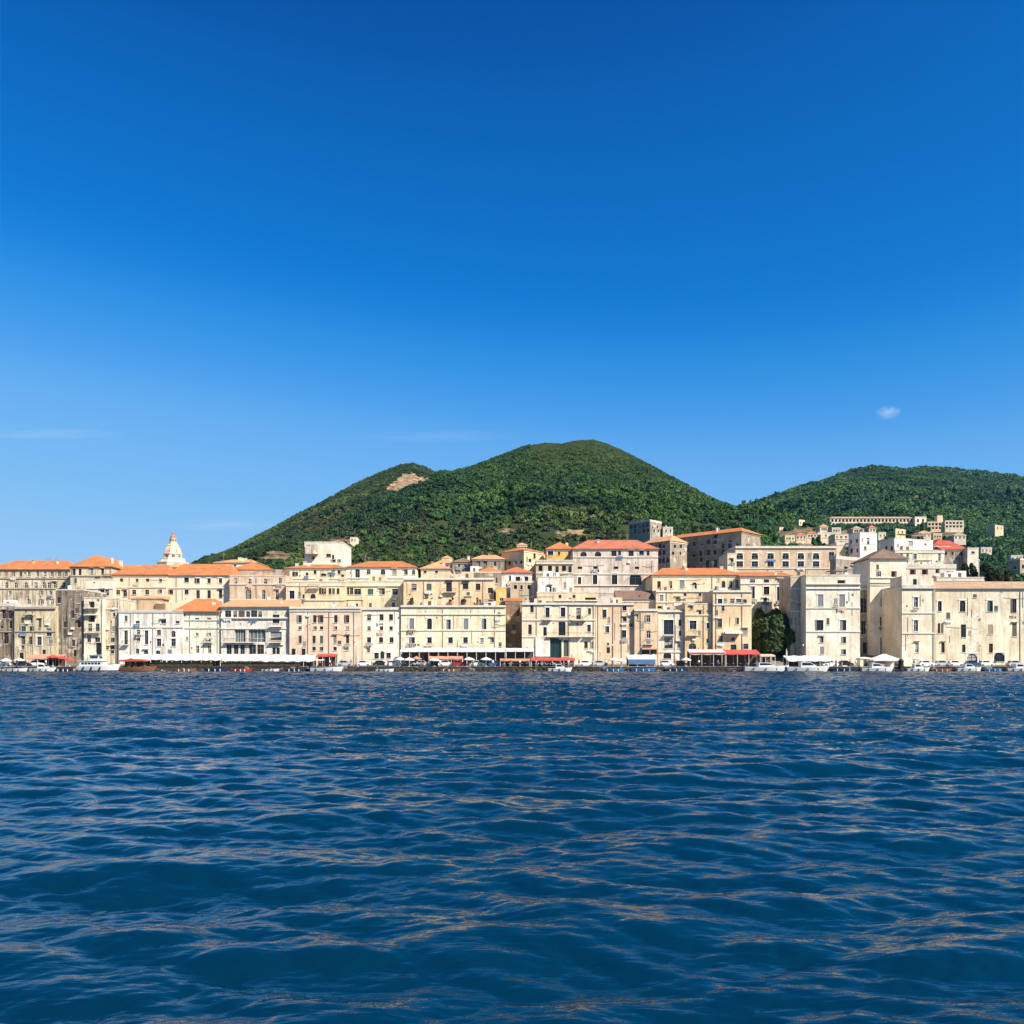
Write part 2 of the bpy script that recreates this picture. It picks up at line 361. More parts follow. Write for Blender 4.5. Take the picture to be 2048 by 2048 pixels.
def crown_arrays(rng, lobes, quads, rx=1.0, rz=1.0, qs=0.26, spread=0.62, lobe_r=0.45):
    """leaf clumps (small bent quads) spread over many overlapping lobes"""
    Vs = []; Fs = []; n = 0
    for i in range(lobes):
        a = rng.uniform(0, 2*np.pi); rr = spread*np.sqrt(rng.uniform(0, 1)); h = rng.uniform(0.25, 1.0)
        cc = np.array([rr*np.cos(a)*rx, rr*np.sin(a)*rx, (h*(1-0.55*rr*rr))*rz])
        lr = lobe_r*rng.uniform(0.6, 1.15)
        d = rng.normal(size=(quads, 3)); d[:, 2] = np.abs(d[:, 2])*1.0-0.25; d /= np.linalg.norm(d, axis=1, keepdims=True)
        p = cc+d*lr*rng.uniform(0.75, 1.08, (quads, 1))*np.array([rx, rx, rz*0.85])
        nrm = d+rng.normal(size=(quads, 3))*0.55; nrm /= np.linalg.norm(nrm, axis=1, keepdims=True)
        up = rng.normal(size=(quads, 3)); u = np.cross(nrm, up); u /= np.linalg.norm(u, axis=1, keepdims=True); v = np.cross(nrm, u)
        s = qs*rng.uniform(0.5, 1.1, (quads, 1))
        q = np.stack([p-u*s-v*s*.6, p+u*s*.8-v*s*.7, p+u*s*1.1+v*s*.6, p-u*s*.7+v*s*.8], 1)
        Vs.append(q.reshape(-1, 3)); Fs.append(np.arange(n, n+quads*4).reshape(-1, 4)); n += quads*4
    return np.concatenate(Vs), np.concatenate(Fs)
rng = np.random.default_rng(4)
crown_col = bpy.data.collections.new('woodland_crowns')
for k in range(6):
    if k < 5: V, Fc = crown_arrays(rng, 9+k, 34, 1.0, [0.85, 1.0, 1.15, 0.7, 0.95][k], 0.2)
    else: V, Fc = crown_arrays(rng, 9, 34, 0.55, 2.3, 0.2)
    o = np_mesh('woodland_crown', V, Fc, M['wood_leaf'], False)
    COL.objects.unlink(o); crown_col.objects.link(o)

def scatter(n_try, pxr, yr_, seed, spacing):
    g = np.random.default_rng(seed)
    px = g.uniform(*pxr, n_try); 
    Y = np.sqrt(g.uniform(yr_[0]**2, yr_[1]**2, n_try))
    return px, Y
pts = []
g = np.random.default_rng(21)
NT = 220000
px = np.concatenate([g.uniform(-150, 2250, NT), g.uniform(250, 2150, 160000)]); Y = np.concatenate([np.sqrt(g.uniform(330**2, 1980**2, NT)), np.sqrt(g.uniform(330**2, 820**2, 160000))])
z = terrain(px, Y)
X = (px-1024)*Y/F
py = HZ-(z-CZ)*F/Y
ok = (py < 1175)
# drop what lies behind a ridge (seen from the sea nothing of it shows)
def ridge_y(px):
    out = np.zeros_like(px)
    best = np.full_like(px, 1e9)
    for h in HILLS:
        e = np.interp(px, [a for a, _ in h['pts']], [b for _, b in h['pts']], left=1300, right=1300)
        y = np.interp(px, [a for a, _ in h['yr']], [b for _, b in h['yr']])
        out = np.where(e < best, y, out); best = np.minimum(best, e)
    return np.where(best > 1180, 420, out)
ok &= Y < ridge_y(px)+40
bare = bare_mask(px, Y, z); ok &= bare < 0.35
# visibility test: march from the camera
vis = np.ones_like(px, bool); eself = (z+5-CZ)/Y
for k in range(28):
    f = 0.2+0.78*k/27; Yt = Y*f
    zt = terrain(px, Yt)
    vis &= ~(((zt-CZ)/Yt > eself+0.003) & (Yt > 330))
ok &= vis
TREE_CLEAR = []   # filled below by hill houses (px, py, half width, half height)
HILL_CLEAR = [(1753,1042,98,4),(1890,1050,40,14),(1992,1060,22,12),(1596,1048,18,13),(1560,1056,14,14),(1630,1076,70,13),(1287,1055,40,22),(1800,1066,14,10),(706,1083,8,9),(1515,1028,8,4),(1330,1062,14,10)]
for (a, b_, w, h_) in HILL_CLEAR: ok &= ~((np.abs(px-a) < w) & (py < b_+h_+9) & (py > b_-h_*0.3))
px, Y, X, z, py = px[ok], Y[ok], X[ok], z[ok], py[ok]
# thin by a grid so the crowns stand about 4.5 m apart
cell = {}; keep = []
for i in range(len(px)):
    q = 2.9 if py[i] > 1040 else 4.5
    k = (int(X[i]/q), int(Y[i]/q))
    if k not in cell: cell[k] = 1; keep.append(i)
keep = np.array(keep); px, Y, X, z, py = px[keep], Y[keep], X[keep], z[keep], py[keep]
nT = len(px)
sc = g.uniform(2.6, 5.0, nT)*(0.75+0.55*fbm(X/60, Y/60, 33))*np.interp(Y, [330, 600, 900], [0.62, 0.8, 1.05])
pm = np.interp(px, [a for a, _ in HILLS[1]['pts']], [b_ for _, b_ in HILLS[1]['pts']], left=1300)
rear = (py < pm-1) & (px < 890)
near_r = np.clip(1-np.abs(py-pm)/16, 0, 1)*(px < 1480)
sc *= 1-0.45*near_r; sc = np.where(rear, sc*0.62, sc)
sc *= np.interp(py, [880, 1000], [0.72, 1.0])
pr_ = np.interp(px, [a for a, _ in HILLS[2]['pts']], [b_ for _, b_ in HILLS[2]['pts']], left=1300)
sc *= 1+1.1*(np.abs(py-pr_) < 9)*np.clip((px-1560)/80, 0, 1)*np.clip((fbm(X/45, Y/45, 81, 2)-0.5)*6, 0, 1)
sc *= 1+0.35*np.clip((py-955)/30, 0, 1)*np.clip((1050-py)/20, 0, 1)
top = np.clip((965-py)/75, 0, 1)*((px > 1060) & (px < 1420))        # low scrub on the main summit
sc *= 1-0.55*top
terr = ((px > 620) & (px < 1320) & (py > 1040)); sc = np.where(terr, sc*g.uniform(0.62, 1.12, nT), sc)
base = np.stack([np.interp(fbm(X/70, Y/70, 51), [0.3, 0.7], [0.036, 0.076]), np.interp(fbm(X/70, Y/70, 51), [0.3, 0.7], [0.088, 0.145]), np.full(nT, 0.034)], 1)
base *= g.uniform(0.74, 1.24, (nT, 1))
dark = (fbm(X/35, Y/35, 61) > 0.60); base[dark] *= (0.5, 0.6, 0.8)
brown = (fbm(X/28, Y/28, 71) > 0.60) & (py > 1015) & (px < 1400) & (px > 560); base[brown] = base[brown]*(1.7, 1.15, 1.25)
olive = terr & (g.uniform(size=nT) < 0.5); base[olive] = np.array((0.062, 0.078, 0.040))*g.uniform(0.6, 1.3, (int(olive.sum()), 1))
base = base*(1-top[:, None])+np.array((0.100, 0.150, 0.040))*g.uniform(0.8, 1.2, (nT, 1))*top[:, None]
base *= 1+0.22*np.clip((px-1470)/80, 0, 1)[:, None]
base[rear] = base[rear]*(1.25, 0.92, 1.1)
blue = np.clip((px-1500)/400, 0, 1)*0.5; base[:, 2] *= 1+blue  # right hill's bluish haze put into the crown colour
var = g.integers(0, 5, nT); var = np.where((g.uniform(size=nT) < 0.012) & (near_r < .01) & ~rear & (py > 990), 5, var)
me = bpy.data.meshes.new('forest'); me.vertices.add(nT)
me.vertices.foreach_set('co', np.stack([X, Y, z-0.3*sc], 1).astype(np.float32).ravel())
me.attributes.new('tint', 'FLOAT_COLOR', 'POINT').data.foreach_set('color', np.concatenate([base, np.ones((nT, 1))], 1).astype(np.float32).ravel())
me.attributes.new('size', 'FLOAT', 'POINT').data.foreach_set('value', sc.astype(np.float32))
me.attributes.new('spin', 'FLOAT', 'POINT').data.foreach_set('value', g.uniform(0, 6.28, nT).astype(np.float32))
me.attributes.new('variant', 'INT', 'POINT').data.foreach_set('value', var.astype(np.int32))
forest = bpy.data.objects.new('forest', me); COL.objects.link(forest)
tag(forest, 'dense green woodland covering the hills behind the town', kind='stuff')
ng = bpy.data.node_groups.new('woodland', 'GeometryNodeTree')
ng.interface.new_socket('Geometry', in_out='INPUT', socket_type='NodeSocketGeometry'); ng.interface.new_socket('Geometry', in_out='OUTPUT', socket_type='NodeSocketGeometry')
gi = ng.nodes.new('NodeGroupInput'); go = ng.nodes.new('NodeGroupOutput')
ci = ng.nodes.new('GeometryNodeCollectionInfo'); ci.inputs['Collection'].default_value = crown_col; ci.inputs['Separate Children'].default_value = True; ci.inputs['Reset Children'].default_value = True
ip = ng.nodes.new('GeometryNodeInstanceOnPoints'); ip.inputs['Pick Instance'].default_value = True
def gattr(name, typ):
    n = ng.nodes.new('GeometryNodeInputNamedAttribute'); n.data_type = typ; n.inputs['Name'].default_value = name; return n.outputs['Attribute']
comb = ng.nodes.new('ShaderNodeCombineXYZ'); ng.links.new(gattr('spin', 'FLOAT'), comb.inputs['Z'])
ng.links.new(gi.outputs[0], ip.inputs['Points']); ng.links.new(ci.outputs[0], ip.inputs['Instance'])
ng.links.new(gattr('variant', 'INT'), ip.inputs['Instance Index']); ng.links.new(comb.outputs[0], ip.inputs['Rotation']); ng.links.new(gattr('size', 'FLOAT'), ip.inputs['Scale'])
ng.links.new(ip.outputs[0], go.inputs[0])
forest.modifiers.new('woodland', 'NODES').node_group = ng
print('forest crowns', nT)

# ---------------------------------------------------------------- the sea
def ocean_tile(Nn, L, lmin, lmax, slope, seed, ang=0.0, power=3.0, chop=0.8):
    g = np.random.default_rng(seed)
    k = np.fft.fftfreq(Nn, L/Nn)*2*np.pi; KX, KY = np.meshgrid(k, k)
    K = np.sqrt(KX**2+KY**2); K[0, 0] = 1e-6
    lam = 2*np.pi/K
    d = np.abs(-KY*np.cos(ang)+KX*np.sin(ang))/K
    band = np.exp(-(np.clip(lmin/lam, 0, 50)**4))*np.exp(-(lam/lmax)**4)
    A = np.sqrt(band*d**power/K**3.6)
    h0 = (g.normal(size=(Nn, Nn))+1j*g.normal(size=(Nn, Nn)))*A; h0[0, 0] = 0
    h = np.fft.ifft2(h0).real
    gx = np.fft.ifft2(1j*KX*h0).real; gy = np.fft.ifft2(1j*KY*h0).real
    s = slope/np.sqrt((gx**2+gy**2).mean())
    hh = np.fft.fft2(h)
    dx = np.fft.ifft2(1j*KX/K*hh).real; dy = np.fft.ifft2(1j*KY/K*hh).real
    return h*s, dx*s*chop, dy*s*chop, L
def sample(tile, X, Y):
    out = []
    L = tile[3]; Nn = tile[0].shape[0]
    u = (X/L % 1)*Nn; v = (Y/L % 1)*Nn
    i = np.floor(u).astype(int) % Nn; j = np.floor(v).astype(int) % Nn; fu = u-np.floor(u); fv = v-np.floor(v)
    i1 = (i+1) % Nn; j1 = (j+1) % Nn
    for a in tile[:3]:
        out.append((a[j, i]*(1-fu)+a[j, i1]*fu)*(1-fv)+(a[j1, i]*(1-fu)+a[j1, i1]*fu)*fv)
    return out
T = [ocean_tile(512, 127.0, 2.4, 7.5, 0.072, 9, 0.10, 5, 0.8), ocean_tile(512, 83.0, 0.9, 2.9, 0.098, 1, 0.18, 4, 0.75), ocean_tile(384, 26.3, 0.38, 1.35, 0.15, 2, -0.25, 3.5), ocean_tile(256, 8.9, 0.12, 0.42, 0.085, 3, 0.3, 1.5)]
rows = np.concatenate([np.linspace(-6, 3.2, 24), CZ*F/np.arange(1400, 760, -4.0), CZ*F/np.arange(760, 100, -0.85), np.arange(CZ*F/100+.3, 221, 0.33)])
rows = np.concatenate([rows, [228.0, 236.0]])
u = np.linspace(-1, 1, 1300)
half = (rows+9.0)*0.70
WX = u[None, :]*half[:, None]; WY = np.repeat(rows[:, None], len(u), 1)
H = np.zeros_like(WX); DX = np.zeros_like(WX); DY = np.zeros_like(WX)
gust = 0.62+0.76*fbm(WX/26.0, WY/40.0, 5, 3)
gust = gust*np.interp(WY, [14, 45], [1.0, 1.3])
step = np.gradient(rows)[:, None]
for ti, lam in zip(T, (6, 2.4, 0.9, 0.3)):
    h, dx, dy = sample(ti, WX, WY)
    w = gust*np.clip(lam*1.4/step, 0.55, 1.0)
    H += h*w; DX += dx*w; DY += dy*w
edge = np.clip((219.0-WY)/6.0, 0, 1)
H *= edge; DX *= edge; DY *= edge
V = np.stack([WX-DX, WY-DY, H], -1).reshape(-1, 3)
nr, nc = WX.shape; idx = np.arange(nr*nc).reshape(nr, nc)
Fq = np.stack([idx[:-1,:-1], idx[:-1,1:], idx[1:,1:], idx[1:,:-1]], -1).reshape(-1, 4)
m, t, b = new_mat('sea_water')
b.inputs['Base Color'].default_value = (0.0003, 0.018, 0.040, 1); b.inputs['Roughness'].default_value = 0.04; b.inputs['IOR'].default_value = 1.333
n1 = noise_at(t, pos_scaled(t, 0.55, 1.5, 1), 2.6, 4, 0.6, 0.4)
n2 = noise_at(t, pos_scaled(t, 0.6, 1.4, 1), 9.0, 3, 0.55, 0.2)
ad = N(t, 'ShaderNodeMath', operation='MULTIPLY_ADD'); t.links.new(n2, ad.inputs[0]); ad.inputs[1].default_value = 0.22; t.links.new(n1, ad.inputs[2])
n3 = noise_at(t, pos_scaled(t, 0.45, 1.0, 1), 0.6, 5, 0.62, 0.5)
lo_ = N(t, 'ShaderNodeAttribute', attribute_name='unresolved')      # wave slope the mesh is too coarse to carry
d3 = N(t, 'ShaderNodeMath', operation='MULTIPLY'); t.links.new(lo_.outputs['Fac'], d3.inputs[0]); d3.inputs[1].default_value = 1.3
b3 = N(t, 'ShaderNodeBump', Strength=1.0); t.links.new(d3.outputs[0], b3.inputs['Distance']); t.links.new(n3, b3.inputs['Height'])
bp = N(t, 'ShaderNodeBump', Strength=1.0, Distance=0.018); t.links.new(b3.outputs[0], bp.inputs['Normal']); t.links.new(ad.outputs[0], bp.inputs['Height']); t.links.new(bp.outputs[0], b.inputs['Normal'])
rg = N(t, 'ShaderNodeMath', operation='MULTIPLY_ADD'); t.links.new(lo_.outputs['Fac'], rg.inputs[0]); rg.inputs[1].default_value = 0.15; rg.inputs[2].default_value = 0.05
t.links.new(rg.outputs[0], b.inputs['Roughness'])
water = np_mesh('water', V, Fq, m, True)
un = np.clip((step-0.08)/0.9, 0, 1)**0.7*np.ones_like(WX)*gust
water.data.attributes.new('unresolved', 'FLOAT', 'POINT').data.foreach_set('value', un.ravel().astype(np.float32))
tag(water, 'deep blue rippled sea water in front of the quay', kind='structure')

# ---------------------------------------------------------------- quay and promenade
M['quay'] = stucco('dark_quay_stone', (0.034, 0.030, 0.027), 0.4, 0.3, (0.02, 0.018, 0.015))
M['pave'] = stucco('promenade_paving', (0.42, 0.38, 0.32), 0.2, 0.2)
q = MB()
for i in range(44):                      # quay face in slightly uneven lengths
    x0 = -220+i*10; q.box(x0, x0+9.985, 219.6+0.25*vnoise(np.array([i*0.7]), np.array([3.1]), 2)[0], 231, -1.5, 1.15+0.1*vnoise(np.array([i*1.3]), np.array([1.1]), 4)[0])
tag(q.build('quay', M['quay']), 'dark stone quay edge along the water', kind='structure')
tag(MB().box(-220, 220, 221.0, 240, 1.10, 1.262).build('promenade', M['pave']), 'paved promenade along the quay', kind='structure')
QZ = 1.265
rk = MB(); rr_ = random.Random(5)
for i in range(1500):
    pxr_ = rr_.choice([rr_.uniform(236, 640), rr_.uniform(640, 1260), rr_.uniform(640, 1260), rr_.uniform(1700, 2100), rr_.uniform(-60, 150), rr_.uniform(1260, 1500)])
    Yr = rr_.uniform(217.6, 219.9); s = rr_.uniform(0.25, 0.62)
    x = xpx(pxr_, Yr); zc = (Yr-217.6)/2.3*0.85-0.1
    prof = [(s*0.15, -s), (s*0.8, -s*0.5), (s*rr_.uniform(.85, 1.1), 0.0), (s*rr_.uniform(.5, .8), s*0.55), (s*0.12, s*rr_.uniform(.7, .9))]
    k0 = len(rk.v); rk.lathe(prof, 6, (0, 0, 0), rr_.uniform(0, 6))
    Mx = Matrix.Rotation(rr_.uniform(-.6, .6), 3, 'X') @ Matrix.Rotation(rr_.uniform(-.6, .6), 3, 'Y')
    sx = rr_.uniform(.8, 1.5)
    for j in range(k0, len(rk.v)):
        v = Mx @ Vector(rk.v[j]); rk.v[j] = (v.x*sx*rr_.uniform(.9, 1.1)+x, v.y+Yr, v.z*rr_.uniform(.85, 1.1)+zc)
M['rock'] = stucco('wet_breakwater_rock', (0.036, 0.030, 0.026), 0.4, 0.35, (0.02, 0.018, 0.015), (0.13, 0.105, 0.085))
tag(rk.build('breakwater_rocks', M['rock']), 'dark wet boulders heaped along the foot of the quay', kind='stuff')
# ---------------------------------------------------------------- building builder
def row(y0, y1, w, kind, *xs): return [(x, y0, y1, w, kind) for x in xs]
def facade(mb, Wd, zb, zt, holes, tf, dep=0.28):
    """wall face in local u,z with real openings; tf maps (u, depth, z) to local space"""
    good = []
    for h in holes:
        u0, u1, z0, z1, k = h
        if u0 < 0.15 or u1 > Wd-0.15 or z1 > zt-0.05: continue
        z0 = max(z0, zb+0.02)
        if z1-z0 < 0.2: continue
        if any(u0 < g[1]+.04 and u1 > g[0]-.04 and z0 < g[3]+.04 and z1 > g[2]-.04 for g in good): continue
        good.append((u0, u1, z0, z1, k))
    xs = sorted({0.0, Wd, *[g[0] for g in good], *[g[1] for g in good]})
    for a, b_ in zip(xs[:-1], xs[1:]):
        if b_-a < 1e-5: continue
        mid = (a+b_)/2; cov = sorted((g[2], g[3]) for g in good if g[0] < mid < g[1]); z = zb
        for (c0, c1) in cov+[(zt, zt)]:
            if c0 > z+1e-5: mb.poly(tf(a,0,z), tf(b_,0,z), tf(b_,0,c0), tf(a,0,c0))
            z = c1
    for (u0, u1, z0, z1, k) in good:
        d = 1.4 if k.lower() == 'h' else dep
        kk = k.lower()
        if kk in 'ao':
            uc = (u0+u1)/2; rx = (u1-u0)/2
            rz = min(rx, (z1-z0)*0.5); cz = z1-rz; n = 5
            arc = [(uc-rx*math.cos(math.pi*i/(2*n)), cz+rz*math.sin(math.pi*i/(2*n))) for i in range(n+1)]
            arcs = [(arc, (u0, z1)), ([(2*uc-p, q) for p, q in arc], (u1, z1))]
            if kk == 'o': arcs += [([(p, 2*cz-q) for p, q in arc], (u0, 2*cz-z1)), ([(2*uc-p, 2*cz-q) for p, q in arc], (u1, 2*cz-z1))]
            for A, c in arcs:
                for i in range(n):
                    (p, q), (p2, q2) = A[i], A[i+1]
                    mb.poly(tf(c[0],0,c[1]), tf(p,0,q), tf(p2,0,q2))
                    mb.poly(tf(p,0,q), tf(p2,0,q2), tf(p2,d,q2), tf(p,d,q))
            zs = cz
        else:
            zs = z1; mb.poly(tf(u0,0,z1), tf(u1,0,z1), tf(u1,d,z1), tf(u0,d,z1))
        if kk != 'o':
            mb.poly(tf(u0,0,z0), tf(u0,0,zs), tf(u0,d,zs), tf(u0,d,z0)); mb.poly(tf(u1,0,z0), tf(u1,d,z0), tf(u1,d,zs), tf(u1,0,zs))
            mb.poly(tf(u0,0,z0), tf(u0,d,z0), tf(u1,d,z0), tf(u1,0,z0))
    return good
def bx(tf, mb, u0, u1, d0, d1, z0, z1):
    vs = [tf(u0,d0,z0), tf(u1,d0,z0), tf(u1,d1,z0), tf(u0,d1,z0), tf(u0,d0,z1), tf(u1,d0,z1), tf(u1,d1,z1), tf(u0,d1,z1)]
    mb.add(vs, [(0,3,2,1),(4,5,6,7),(0,1,5,4),(1,2,6,5),(2,3,7,6),(3,0,4,7)])
def windows(root, good, tf, rnd, frame, shut_p=0.16, style=None):
    for (u0, u1, z0, z1, k) in good:
        kk = k.lower(); w = u1-u0; h = z1-z0
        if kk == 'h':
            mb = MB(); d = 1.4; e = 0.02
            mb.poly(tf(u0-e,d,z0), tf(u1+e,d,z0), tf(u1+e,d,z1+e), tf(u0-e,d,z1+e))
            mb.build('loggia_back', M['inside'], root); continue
        mb = MB(); d0, d1 = 0.12, 0.20; fr = min(0.07, w*0.09)
        bx(tf, mb, u0, u0+fr, d0, d1, z0, z1); bx(tf, mb, u1-fr, u1, d0, d1, z0, z1)
        bx(tf, mb, u0+fr, u1-fr, d0, d1, z0, z0+fr); bx(tf, mb, u0+fr, u1-fr, d0, d1, z1-fr, z1)
        if kk != 'd' or w > 1.6:
            bx(tf, mb, (u0+u1)/2-fr*.45, (u0+u1)/2+fr*.45, d0+.01, d1-.01, z0+fr, z1-fr)
        if h > 1.3: bx(tf, mb, u0+fr, u1-fr, d0+.013, d1-.013, z0+h*.62, z0+h*.62+fr*.8)
        nm = 'door' if kk == 'd' else 'window'
        wo = mb.build(nm, M['frame_b'] if kk == 'd' else frame, root)
        g = MB(); g.poly(tf(u0,0.22,z0), tf(u1,0.22,z0), tf(u1,0.22,z1), tf(u0,0.22,z1))
        r = rnd.random()
        g.build('pane', M['glass'][0 if r < .5 else 1 if r < .75 else 2], wo)
        if kk in 'ra' and k != 'd':
            if rnd.random() < shut_p and w < 2.2:
                s = MB(); half = rnd.random() < .5; sh = rnd.choice(M['shut']) if style is None else style
                bx(tf, s, u0+fr*.3, u1-fr*.3 if half else (u0+u1)/2, 0.05, 0.10, z0+0.02, z1-0.02)
                s.build('shutter', sh, wo)
            elif rnd.random() < shut_p*0.9 and w < 1.7 and kk == 'r':
                sh = rnd.choice(M['shut']) if style is None else style
                s = MB(); hw = w*0.46
                if u0-hw > 0.1 and not any(g_[0] < u0-0.02 < g_[1] or g_[0] < u0-hw < g_[1] for g_ in good if g_[2] < z1 and g_[3] > z0):
                    bx(tf, s, u0-hw, u0-0.01, -0.06, -0.012, z0, z1); s.build('shutter', sh, wo)
            elif rnd.random() < 0.15:
                s = MB(); s.poly(tf(u0+fr,0.21,z0+h*rnd.uniform(.2, .6)), tf(u1-fr,0.21,z0+h*.4), tf(u1-fr,0.21,z1-fr), tf(u0+fr,0.21,z1-fr)); s.build('curtain', M['curtain'], wo)
            s = MB(); bx(tf, s, u0-.12, u1+.12, -0.13, 0.10, z0-0.13, z0-0.003); s.build('sill', M['stone'], wo)
        if k.isupper():
            s = MB(); b_ = 0.24; e = 0.06
            bx(tf, s, u0-b_, u0-.005, -e, 0.02, z0, z1); bx(tf, s, u1+.005, u1+b_, -e, 0.02, z0, z1)
            bx(tf, s, u0-b_-.1, u1+b_+.1, -e*2.2, 0.02, z1+0.01, z1+0.3)
            s.build('surround', M['trim'], wo)
def hip_roof(Wd, D, z, rise, ov, hipf=1.0, tilt=0.16):
    """closed roof body, ridge along the longer side"""
    mb = MB(); a0, a1, b0, b1 = -ov, Wd+ov, -ov, D+ov
    zt = z+0.02; zb = z-0.14
    if (a1-a0) >= (b1-b0):
        s = (b1-b0)/2*hipf; r0 = (a0+s, (b0+b1)/2, z+rise); r1 = (a1-s, (b0+b1)/2, z+rise)
    else:
        s = (a1-a0)/2*hipf; r0 = ((a0+a1)/2, b0+s, z+rise); r1 = ((a0+a1)/2, b1-s, z+rise)
    e = [(a0,b0,zt),(a1,b0,zt),(a1,b1,zt),(a0,b1,zt)]; l = [(x,y,zb) for x,y,_ in e]
    vs = e+l+[r0, r1]
    if (a1-a0) >= (b1-b0): fs = [(0,1,9,8),(1,2,9),(2,3,8,9),(3,0,8)]
    else: fs = [(0,1,8),(1,2,9,8),(2,3,9),(3,0,8,9)]
    fs += [(4,5,1,0),(5,6,2,1),(6,7,3,2),(7,4,0,3),(7,6,5,4)]
    return mb.add(vs, fs)
def shed_roof(Wd, D, z, rise, ov):
    mb = MB(); a0, a1, b0, b1 = -ov, Wd+ov, -ov, D
    return mb.add([(a0,b0,z-.12),(a1,b0,z-.12),(a1,b1,z-.12),(a0,b1,z-.12),(a0,b0,z+.05),(a1,b0,z+.05),(a1,b1,z+rise),(a0,b1,z+rise)],
                  [(0,3,2,1),(4,5,6,7),(0,1,5,4),(1,2,6,5),(2,3,7,6),(3,0,4,7)])
BUILD = []
_jit = random.Random(77); PCOLS = [(0.74, 0.69, 0.60), (0.68, 0.47, 0.31), (0.43, 0.38, 0.32), (0.60, 0.44, 0.32), (0.50, 0.42, 0.33)]
def own_wall(mat):
    col, stain, patch, grime = SP[mat.name]; k = _jit.uniform(.95, 1.08)
    c = (min(.78, col[0]*k), min(.76, col[1]*k*_jit.uniform(.97, 1.03)), min(.68, col[2]*k*_jit.uniform(.93, 1.12)))
    return stucco(mat.name+'_own', c, stain*_jit.uniform(.8, 1.7), min(.5, patch*_jit.uniform(.8, 1.9)), grime, _jit.choice(PCOLS))
M['brickc'] = plain('chimney_brick', (0.30, 0.13, 0.08), .9, var=.2)
def bld(name, label, x0, x1, yt, Y, wall, win=(), D=13, th=0.0, xl=None, roof='flat', rm=None, yr=None, ov=0.45, ledges=(), lwin=None, group=None,
        pipes=(), balc=(), ac=0, chim=0, frame='frame_w', shut_p=0.16, base=None, ledm='stone', style=None, parapet=0.35, chain=None, seed=None, cat='building', ant=0, mess=1.0, hipf=0.6, yedge=None, lrows=None):
    if Y < 420 and wall.name in SP: wall = own_wall(wall)
    th = R(th); ct, st = math.cos(th), math.sin(th)
    Xc = xpx(x0, Y)
    k = (x1-1024.0)/F; Wd = (k*Y-Xc)/(ct-k*st)
    if xl is not None:
        kl = (xl-1024.0)/F; D = (Xc-kl*Y)/(st+kl*ct)
    zt = zpx(yt, Y)
    gs = [ground(Xc+u*ct-v*st, Y+u*st+v*ct) for u in (0, Wd) for v in (0, D)]
    zb = (min(gs)-1.0) if base is None else base
    zb = max(zb, 0.9) if Y < 240 else zb
    rnd = random.Random(seed if seed is not None else int(x0*7+yt*13))
    root = tag(empty(name, (Xc, Y, zb), th), label, cat, group)
    def uz(px, py):
        kk = (px-1024.0)/F; u = (kk*Y-Xc)/(ct-kk*st); yy = Y+u*st
        return u, CZ+(HZ-py)*yy/F-zb
    H = zt-zb
    tf = lambda u, d, z: (u, d, z)
    tl = lambda u, d, z: (d, D-u, z)      # left face, u runs from the far end to the near corner
    holes = []
    for (cx, ya, yb, w, kd) in win:
        if Y < 400 and kd.lower() != 'h': w *= 1.14; ya -= (yb-ya)*.05; yb += (yb-ya)*.03
        u0, zl = uz(cx-w/2, yb); u1, zh = uz(cx+w/2, ya); holes.append((u0, u1, zl, zh, kd))
    mb = MB(); good = facade(mb, Wd, 0, H, holes, tf)
    gl = []
    if lwin: 
        hl = []
        n, w, zs = lwin
        for (f0, hh) in zs:
            for i in range(n):
                uc = D*(i+0.5)/n+rnd.uniform(-.25, .25); ww = w*rnd.uniform(.8, 1.15)
                if rnd.random() < 0.1: continue
                hl.append((uc-ww/2, uc+ww/2, H*f0, H*f0+hh*rnd.uniform(.75, 1.2), rnd.choice('rra')))
        gl = facade(mb, D, 0, H, hl, tl)
    else: mb.poly((0,D,0), (0,0,0), (0,0,H), (0,D,H))
    mb.poly((Wd,0,0), (Wd,D,0), (Wd,D,H), (Wd,0,H)); mb.poly((Wd,D,0), (0,D,0), (0,D,H), (Wd,D,H))
    mb.build('wall', wall, root)
    fm = M[frame] if frame != 'frame_w' else M[rnd.choice(['frame_w', 'frame_b', 'frame_b', 'frame_g'])]
    windows(root, good, tf, rnd, fm, shut_p, style)
    if gl: windows(root, gl, tl, rnd, M['frame_b'], 0.0)
    if roof == 'flat':
        r = MB(); r.box(0.02, Wd-.02, 0.02, D-.02, H-0.35, H-0.1)
        t_ = 0.3
        r.box(-.07, Wd+.07, -.07, t_, H+0.002, H+parapet); r.box(-.07, t_, t_+.002, D, H+.002, H+parapet-.01); r.box(Wd-t_, Wd+.07, t_+.002, D, H+.002, H+parapet-.01); r.box(t_+.002, Wd-t_-.002, D-t_, D+.05, H+.002, H+parapet-.02)
        ro = r.build('roof', rm or M['flat'], root); rz = H; 
    else:
        yr_ = yr if yr is not None else yt-12
        if roof == 'hip':
            mid = (D/2) if (Wd+2*ov) >= (D+2*ov) else 0.0
            mid = D/2 if mid else min(D/2, (Wd+2*ov)/2)
        else: mid = D
        rise = max(0.5, CZ+(HZ-yr_)*(Y+mid*ct)/F-zt)
        ro = (hip_roof(Wd, D, H, rise, ov, hipf) if roof == 'hip' else shed_roof(Wd, D, H, rise, ov)).build('roof', rm or M['tile'], root)
        rz = H+rise*0.45
        e = MB(); e.box(-.16, Wd+.16, -.16, 0.0, H-0.62, H-0.15); e.build('cornice', M[ledm], root)
